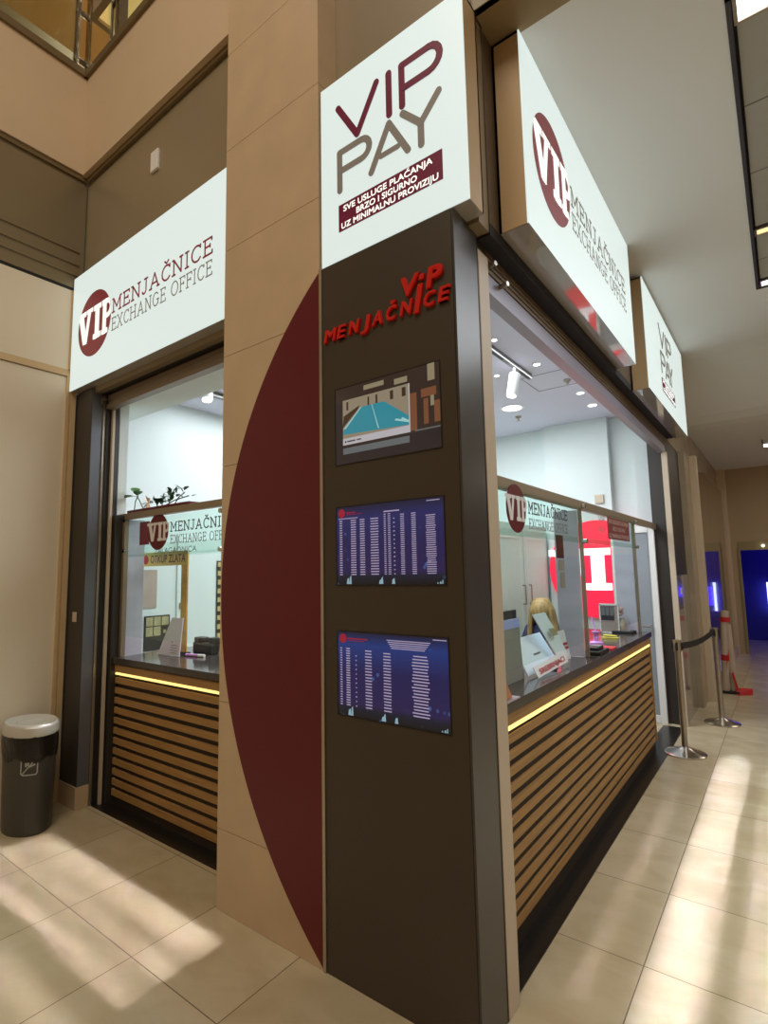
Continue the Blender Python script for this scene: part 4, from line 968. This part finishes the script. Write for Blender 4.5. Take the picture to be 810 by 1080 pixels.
# ------------------------------------------------------------------ clerk (seated, hair seen over the counter)
def skin_body():
    px, py = -1.02, 3.50
    # pelvis at seat height; faces -y and leans forward
    J = {'pel': (px, py+.10, .56, .15), 'wst': (px, py+.08, .72, .13), 'chs': (px, py+.02, .92, .15), 'nkb': (px, py-.02, 1.05, .07), 'nk': (px, py-.03, 1.10, .052), 'hd': (px, py-.035, 1.14, .05)}
    v = []; e = []; r = []; idx = {}
    def add(k, p, rr, par=None):
        idx[k] = len(v); v.append(p); r.append(rr)
        if par is not None: e.append((idx[par], idx[k]))
    add('pel', J['pel'][:3], .15); add('wst', J['wst'][:3], .125, 'pel'); add('chs', J['chs'][:3], .145, 'wst'); add('nkb', J['nkb'][:3], .07, 'chs'); add('nk', J['nk'][:3], .05, 'nkb')
    for s, k in ((-1, 'l'), (1, 'r')):
        add('sh'+k, (px+s*.17, py+.01, 1.00), .06, 'chs'); add('el'+k, (px+s*.23, py-.04, .76), .042, 'sh'+k); add('wr'+k, (px+s*.14, py-.26, .79), .028, 'el'+k)
        add('hp'+k, (px+s*.09, py+.06, .53), .10, 'pel'); add('kn'+k, (px+s*.11, py-.36, .52), .065, 'hp'+k); add('an'+k, (px+s*.11, py-.34, .10), .042, 'kn'+k); add('to'+k, (px+s*.11, py-.48, .045), .035, 'an'+k)
    me = bpy.data.meshes.new('body'); me.from_pydata(v, e, []); o = bpy.data.objects.new('clothing', me); C.objects.link(o)
    me.materials.append(M['navy'])
    sk = o.modifiers.new('skin', 'SKIN'); sk.use_smooth_shade = True
    for i, rr in enumerate(r): me.skin_vertices[0].data[i].radius = (rr, rr)
    me.skin_vertices[0].data[0].use_root = True
    ss = o.modifiers.new('sub', 'SUBSURF'); ss.levels = 1; ss.render_levels = 1
    return o, px, py
t = thing('person', 'person with long blonde hair seated behind the right counter, looking down', 'person', (-1.02, 3.5, 0))
body, px, py = skin_body(); body.parent = t; body.matrix_parent_inverse = Matrix.Translation(-Vector(t.location))
hc = (px, py-.07, 1.165)
b = MB(); b.ball(hc, .088, 24, 16, (.88, 1.05, 1.22)); b.cyl((px, py-.03, 1.06), (px, py-.05, 1.12), .05, seg=16)
b.ball((px, py-.165, 1.15), .014, 10, 8, (1, 1.2, 1.4)); b.ball((px-.077, py-.06, 1.165), .016, 8, 6, (.5, 1, 1.4)); b.ball((px+.077, py-.06, 1.165), .016, 8, 6, (.5, 1, 1.4))
b.build('head', M['skin'], t, smooth=True)
for s in (-1, 1): MB().ball((px+s*.03, py-.15, 1.18), .010, 8, 6).build('eye', M['white'], t, smooth=True)
b = MB(); b.ball((px, py-.152, 1.115), .016, 10, 6, (1.2, .5, .35)); b.build('mouth', mat('lips', rgb(176, 84, 80), .5), t, smooth=True)
# hair: cap + long falling locks
b = MB(); b.ball((px, py-.052, 1.195), .108, 28, 18, (.98, 1.08, 1.12)); b.build('hair_cap', M['hair'], t, smooth=True)
b = MB()
rr = random.Random(2)
for k in range(34):
    a = PI*(-.12)+PI*1.24*k/33
    x0 = px+.098*math.cos(a); y0 = py-.05+.105*math.sin(a)
    w = rr.uniform(.016, .026)
    b.tube([(px+.05*math.cos(a), y0*.5+(py-.05)*.5, 1.30), (x0, y0, 1.20), (px+.118*math.cos(a), py-.04+.118*math.sin(a), 1.08), (px+.14*math.cos(a+.05), py-.04+.11*math.sin(a), .96+rr.uniform(-.04, .03))], w, 7)
b.build('hair_lock', M['hair'], t, smooth=True)
for s, nm in ((-1, 'left'), (1, 'right')):
    b = MB(); wx, wy, wz = px+s*.14, py-.27, .795
    b.ball((wx-s*.01, wy-.04, wz), .036, 12, 8, (1, 1.2, .45))
    for f, (dx, L) in enumerate(((-.027, .062), (-.009, .072), (.009, .067), (.026, .052))):
        b.tube([(wx-s*.01+dx, wy-.07, wz), (wx-s*.01+dx*1.1, wy-.07-L*.55, wz), (wx-s*.01+dx*1.1, wy-.07-L, wz-.018)], .0085, 8)
    b.tube([(wx-s*.035, wy-.02, wz), (wx-s*.06, wy-.05, wz-.004), (wx-s*.062, wy-.075, wz-.012)], .010, 8)
    b.build('hand', M['skin'], t, smooth=True)
t = thing('office_chair', 'dark office chair carrying the blonde clerk behind the counter', 'chair', (-1.02, 3.5, 0))
b = MB(); b.box(px-.23, px+.23, py-.16, py+.28, .36, .43); b.build('seat', M['charcoal'], t, bevel=.02)
b = MB(); b.box(px-.21, px+.21, py+.285, py+.33, .50, .92); b.box(px-.03, px+.03, py+.26, py+.285, .38, .7); b.build('backrest', M['charcoal'], t, bevel=.015)
b = MB(); b.cyl((px, py+.06, .08), (px, py+.06, .37), .025); b.build('gas_lift', M['steel'], t)
b = MB()
for k in range(5):
    a = 2*PI*k/5; b.cyl((px, py+.06, .09), (px+.26*math.cos(a), py+.06+.26*math.sin(a), .055), .018, seg=10); b.ball((px+.26*math.cos(a), py+.06+.26*math.sin(a), .026), .026, 10, 8)
b.build('wheel_base', M['black'], t)

# ------------------------------------------------------------------ far column, corridor wall
t = thing('far_column', 'dark column with grey lower panel at the far end of the right shopfront', 'column', (-.1, 4.9, 0))
b = MB(); b.box(-.18, -.045, 4.56, 4.95, 0, 2.98); b.box(-.05, -.005, 4.62, 5.42, 1.50, 3.03); b.build('shaft', M['charcoal'], t)
b = MB(); b.box(-.05, .004, 4.62, 5.42, .0, 1.50); lab(b.build('lower_panel', M['greymetal'], t), 'glossy grey lower panel')
b = MB(); b.box(.004, .010, 4.80, 4.84, 1.30, 1.36); tag(b.build('switch_plate', M['white']), 'tiny white switch on the grey panel of the far column', 'switch')
b = MB(); b.box(-.10, -.0, 4.75, 10, 2.95, 3.95); b.box(-.10, .06, 5.42, 5.84, 0, 2.95); struct(b.build('wall_corridor', mat('corridor_cladding', rgb(164, 148, 124), .25, noise=.12, nscale=3)))
for (y, w, l) in ((5.84, .12, 'beige stone post on the corridor wall, nearest the shopfront'), (9.98, .14, 'beige stone post at the end of the corridor wall by the blue shop')):
    b = MB(); b.box(-.1, .135, y, y+w, 0, 2.96 if y < 7 else 3.38); tag(b.build('wall_post', M['stonepost'], bevel=.004), l, 'post')
t = thing('stone_wall_panel', 'polished brown stone panels along the corridor wall reflecting blue light', 'wall panel', (.05, 8, 0))
b = MB()
for (ya, yb) in ((5.97, 7.28), (7.30, 8.6), (8.62, 9.97)): b.box(-.08, .10, ya, yb, .14, 2.90)
b.build('panel', M['marble'], t)
b = MB(); b.box(-.08, .12, 5.97, 9.97, 0, .13); b.build('plinth', M['stonepost'], t)
# end wall with opening into a blue-lit shop
b = MB(); b.box(-.3, .245, 10.12, 10.3, 0, 3.4); b.box(.245, 5, 10.12, 10.3, 2.02, 3.4); b.box(4, 5, 10.12, 10.3, 0, 2.02)
struct(b.build('wall_back', mat('end_wall_paint', rgb(178, 158, 130), .8)))
b = MB(); b.box(.245, 4, 10.10, 10.16, 1.86, 2.02); b.box(.235, .27, 10.09, 10.14, 0, 1.9); struct(b.build('trim_8', mat('olive_header', rgb(150, 138, 96), .4)))
b = MB(); b.box(.0, 5, 12.3, 12.5, 0, 2.6); b.box(-.1, .1, 10.3, 12.5, 0, 2.6); b.box(0, 5, 10.3, 12.5, 2.5, 2.6); struct(b.build('wall_blue_shop', M['bluewall']))
t = thing('glowing_panel', 'bright blue lit panel inside the dark blue shop at the corridor end', 'illuminated panel', (1.2, 12.2, 1))
b = MB(); b.box(.64, 1.5, 12.2, 12.28, .72, 1.12); b.build('panel', M['bluelamp'], t)
b = MB(); b.box(.56, .60, 12.15, 12.2, .60, 1.22); lab(b.build('tube', M['bluewhite'], t), 'bluish white tube')
b = MB(); b.ball((.95, 11.3, .75), .22, 16, 10, (1, .8, .9)); b.cyl((.95, 11.3, 0), (.95, 11.3, .7), .05); b.ball((.80, 11.3, 1.35), .16, 12, 8, (1.2, .8, .7))
tag(b.build('dark_display', M['black'], smooth=True), 'dark rounded display silhouette inside the blue shop', 'display')
b = MB(); b.ball((.62, 10.06, 1.93), .025, 10, 8); tag(b.build('spot_lamp', M['lamp']), 'small bright lamp on the header of the blue shop', 'lamp')

# ------------------------------------------------------------------ stanchions
def stanchion(x, y, label, h=.955):
    t = thing('queue_post', label, 'queue post', (x, y, 0), 'queue posts')
    b = MB(); b.lathe([(.162, 0), (.162, .010), (.150, .018), (.09, .032), (.05, .050), (.030, .062), (.0, .062)], (x, y, 0), 40); b.build('base', M['chrome'], t, smooth=True)
    b = MB(); b.cyl((x, y, .055), (x, y, h-.09), .0245, seg=28); b.build('pole', M['steel'], t, smooth=True)
    b = MB(); b.cyl((x, y, h-.10), (x, y, h-.012), .032, seg=24); b.cyl((x, y, h-.012), (x, y, h), .036, seg=24); b.build('cap', M['black' if False else 'steel'], t, smooth=True)
    b = MB()
    for (dx, dy) in ((0, .034), (0, -.034), (.034, 0), (-.034, 0)): b.box(x+dx-.010, x+dx+.010, y+dy-.010, y+dy+.010, h-.085, h-.02)
    b.build('belt_clip', M['black'], t); return t
s1 = stanchion(.107, 3.636, 'steel queue post nearest the counter, holding the black belt')
b = MB(); N = 10; P0 = Vector((.112, 3.67, .90)); P1 = Vector((.272, 4.805, .92))
prev = None
for i in range(N+1):
    q = i/N; p = P0.lerp(P1, q); p.z -= .035*math.sin(PI*q)
    if prev: b.slab((prev.x, prev.y, prev.z-.028), (p.x, p.y, p.z-.028), (p.x, p.y, p.z+.028), (prev.x, prev.y, prev.z+.028), .003)
    prev = p
lab(b.build('belt', M['beltblack'], s1), 'black retractable belt')
stanchion(.278, 4.839, 'steel queue post farther down the corridor at the belt end')

# white poles wrapped with red tape
t = thing('taped_barrier_pole', 'off-white barrier pole wrapped in red tape standing by the corridor wall', 'barrier pole', (.24, 6.45, 0))
b = MB(); b.tube([(.19, 6.42, .03), (.235, 6.42, .85), (.25, 6.42, 1.02)], .045, 14); b.tube([(.28, 6.45, .03), (.265, 6.42, .85)], .04, 14); b.build('pole', M['whitepost'], t, smooth=True)
b = MB(); b.box(.10, .34, 6.35, 6.50, 0, .03); b.build('base', M['black'], t)
b = MB(); b.cyl((.240, 6.42, .88), (.245, 6.42, .94), .056, seg=18); b.cyl((.212, 6.42, .40), (.218, 6.42, .47), .049, seg=16); b.slab((.27, 6.37, .25), (.31, 6.37, .05), (.33, 6.37, .06), (.29, 6.37, .27), .005); b.slab((.215, 6.365, .28), (.255, 6.365, .46), (.27, 6.365, .56), (.235, 6.365, .42), .005); b.build('red_tape', M['tape'], t)
b = MB(); b.slab((.30, 6.36, .004), (.47, 6.44, .004), (.47, 6.46, .07), (.30, 6.42, .07), .004); b.slab((.30, 6.30, .003), (.46, 6.40, .003), (.47, 6.50, .01), (.30, 6.42, .01), .004)
lab(b.build('tape_tail', M['tape'], t), 'loose red tape end on the floor')

# ------------------------------------------------------------------ waste bin
t = thing('waste_bin', 'oval charcoal waste bin with pale lid by the left wall', 'bin', (-3.165, -.185, 0))
bx, by = -3.165, -.185; sx, sy = .205, .140
def oval(mb, prof):
    return mb.lathe(prof, (bx, by, 0), 56, 1, sy/sx)
b = MB(); oval(b, [(sx*.90, 0), (sx*.93, .012), (sx*.98, .30), (sx*1.0, .54), (sx*.96, .54), (sx*.9, .52)]); b.build('body', M['binbody'], t, smooth=True)
b = MB(); k = 56; vs = []; fs = []
prof = [(1.02, .455), (1.045, .48), (1.06, .52), (1.07, .57), (1.05, .605), (.98, .61)]
for j, (r, z) in enumerate(prof):
    for i in range(k):
        a = 2*PI*i/k; q = r+.012*math.sin(7*a+j)+.006*math.sin(17*a+2*j); vs.append((bx+sx*q*math.cos(a), by+sy*q*math.sin(a), z+(.014*math.sin(5*a)+.008*math.sin(11*a) if j == 0 else 0)))
for j in range(len(prof)-1):
    for i in range(k): fs.append((j*k+i, j*k+(i+1) % k, (j+1)*k+(i+1) % k, (j+1)*k+i))
b.add(vs, fs); b.build('liner', M['liner'], t, smooth=True)
b = MB(); oval(b, [(sx*1.06, .60), (sx*1.08, .615), (sx*1.06, .655), (sx*.98, .668), (sx*.86, .662), (sx*.72, .650), (sx*.6, .648), (sx*.5, .655), (sx*.45, .652), (sx*.2, .645), (0, .645)]); b.build('lid', M['lid'], t, smooth=True)
# tidy-man style waste symbol: outlined square with diagonal and hand, on the +x/-y side of the bin
ang = math.radians(-28)
def FB(u, v, n):
    a = ang+u/.165; rr_ = 1.0
    return (bx+(sx*.998+n)*math.cos(a), by+(sy*.998+n)*math.sin(a), v+.03)
b = MB(); w = .007
pts = [(-.048, .45), (-.048, .355), (-.036, .345), (.040, .345), (.048, .357), (.048, .44), (.046, .452), (-.040, .352)]
for a_, b_ in zip(pts, pts[1:]): 
    L = math.hypot(b_[0]-a_[0], b_[1]-a_[1]); n_ = max(1, int(L/.015))
    for i in range(n_):
        p_ = (a_[0]+(b_[0]-a_[0])*i/n_, a_[1]+(b_[1]-a_[1])*i/n_); q_ = (a_[0]+(b_[0]-a_[0])*(i+1)/n_, a_[1]+(b_[1]-a_[1])*(i+1)/n_)
        stroke(b, [p_, q_], w, FB, .001, .002)
for (p_, q_) in (((-.02, .40), (-.02, .43)), ((-.008, .405), (-.006, .43)), ((.0, .395), (.03, .405))): stroke(b, [p_, q_], .011, FB, .001, .002)
lab(b.build('waste_symbol', mat('pale_print', rgb(170, 170, 165), .5), t), 'pale waste symbol')

# ------------------------------------------------------------------ surroundings behind the camera (for reflections)
b = MB(); b.box(4.9, 5.0, -7, 12.5, 0, 3.9); struct(b.build('wall_east', M['beigewall']))
b = MB(); b.box(-7.5, 5.0, -7.1, -7, 0, 8.6); struct(b.build('wall_south', M['beigewall']))

# ------------------------------------------------------------------ lights
WARM = (1, .86, .68); COOL = (.86, .93, 1); NEUT = (1, .95, .88)
# shop interior
area('shop_lamp', (-1.5, 2.6, 3.32), (0, 0, 0), 1.6, 2.6, 105, (.90, .96, 1))
area('shop_lamp_left', (-3.1, 1.9, 3.32), (0, 0, 0), 1.2, 1.6, 30, (.90, .97, 1))
# corridor bay
area('bay_lamp', (2.1, 2.2, 3.90), (0, 0, 0), 2.2, 2.6, 70, COOL)
# atrium, warm light from above and behind the camera
area('atrium_lamp', (.6, -3.6, 7.6), (math.radians(28), 0, 0), 4, 3, 170, WARM)
area('upper_lamp', (-4.5, 2.2, 8.4), (0, 0, 0), 3, 3, 230, (1, .84, .56))
# shafts of light falling beside both shopfronts (narrow beams added for the floor streaks)
for wy, wd, pw in ((-.20, .13, 1.2), (-.375, .08, .75), (-.53, .08, .5), (-.76, .10, .3)): area('streak_beam_left', (-2.08, wy, 5.6), (0, 0, 0), 1.75, wd, pw*.72, (.97, .93, 1), math.radians(1))
for wx, wd, pw in ((.455, .18, 1.7), (.72, .10, .45), (.98, .28, 2.0), (.17, .05, .12)): area('streak_beam_right', (wx+.72, 2.1, 3.90), (0, math.radians(10.5), 0), wd, 3.3, pw*1.9, (.78, .82, 1), math.radians(1.5))
area('corridor_fill', (2.2, 7.6, 3.3), (0, 0, 0), 2, 2, 26, (1, .86, .70))  # added fill light that brightens the far corridor walls
# blue shop
l = area('blue_shop_lamp', (2, 11.3, 2.4), (0, 0, 0), 3, 1.4, 17, (.09, .05, 1))

W = bpy.data.worlds.new('World'); S.world = W; W.use_nodes = True
W.node_tree.nodes['Background'].inputs[0].default_value = (1, .94, .86, 1); W.node_tree.nodes['Background'].inputs[1].default_value = .26

# ------------------------------------------------------------------ camera
cam = bpy.data.cameras.new('camera'); co = bpy.data.objects.new('camera', cam); C.objects.link(co); S.camera = co
cam.sensor_fit = 'HORIZONTAL'; cam.sensor_width = 36; cam.lens = 564.99*36/810; cam.clip_start = .05; cam.clip_end = 100
yaw, pit, rol = (math.radians(a) for a in (-36.665, 6.349, -1.132))
f = Vector((math.sin(yaw)*math.cos(pit), math.cos(yaw)*math.cos(pit), math.sin(pit)))
r = Vector((math.cos(yaw), -math.sin(yaw), 0)); u = r.cross(f)
c_, s_ = math.cos(rol), math.sin(rol)
R_ = c_*r+s_*u; U_ = -s_*r+c_*u
mw = Matrix(((R_.x, U_.x, -f.x, .92991), (R_.y, U_.y, -f.y, -1.72352), (R_.z, U_.z, -f.z, 1.6), (0, 0, 0, 1)))
co.matrix_world = mw
vs_ = S.view_settings; vs_.view_transform = 'Standard'; vs_.look = 'None'; vs_.gamma = 1; vs_.exposure = 0; vs_.use_curve_mapping = False
S.display_settings.display_device = 'sRGB'
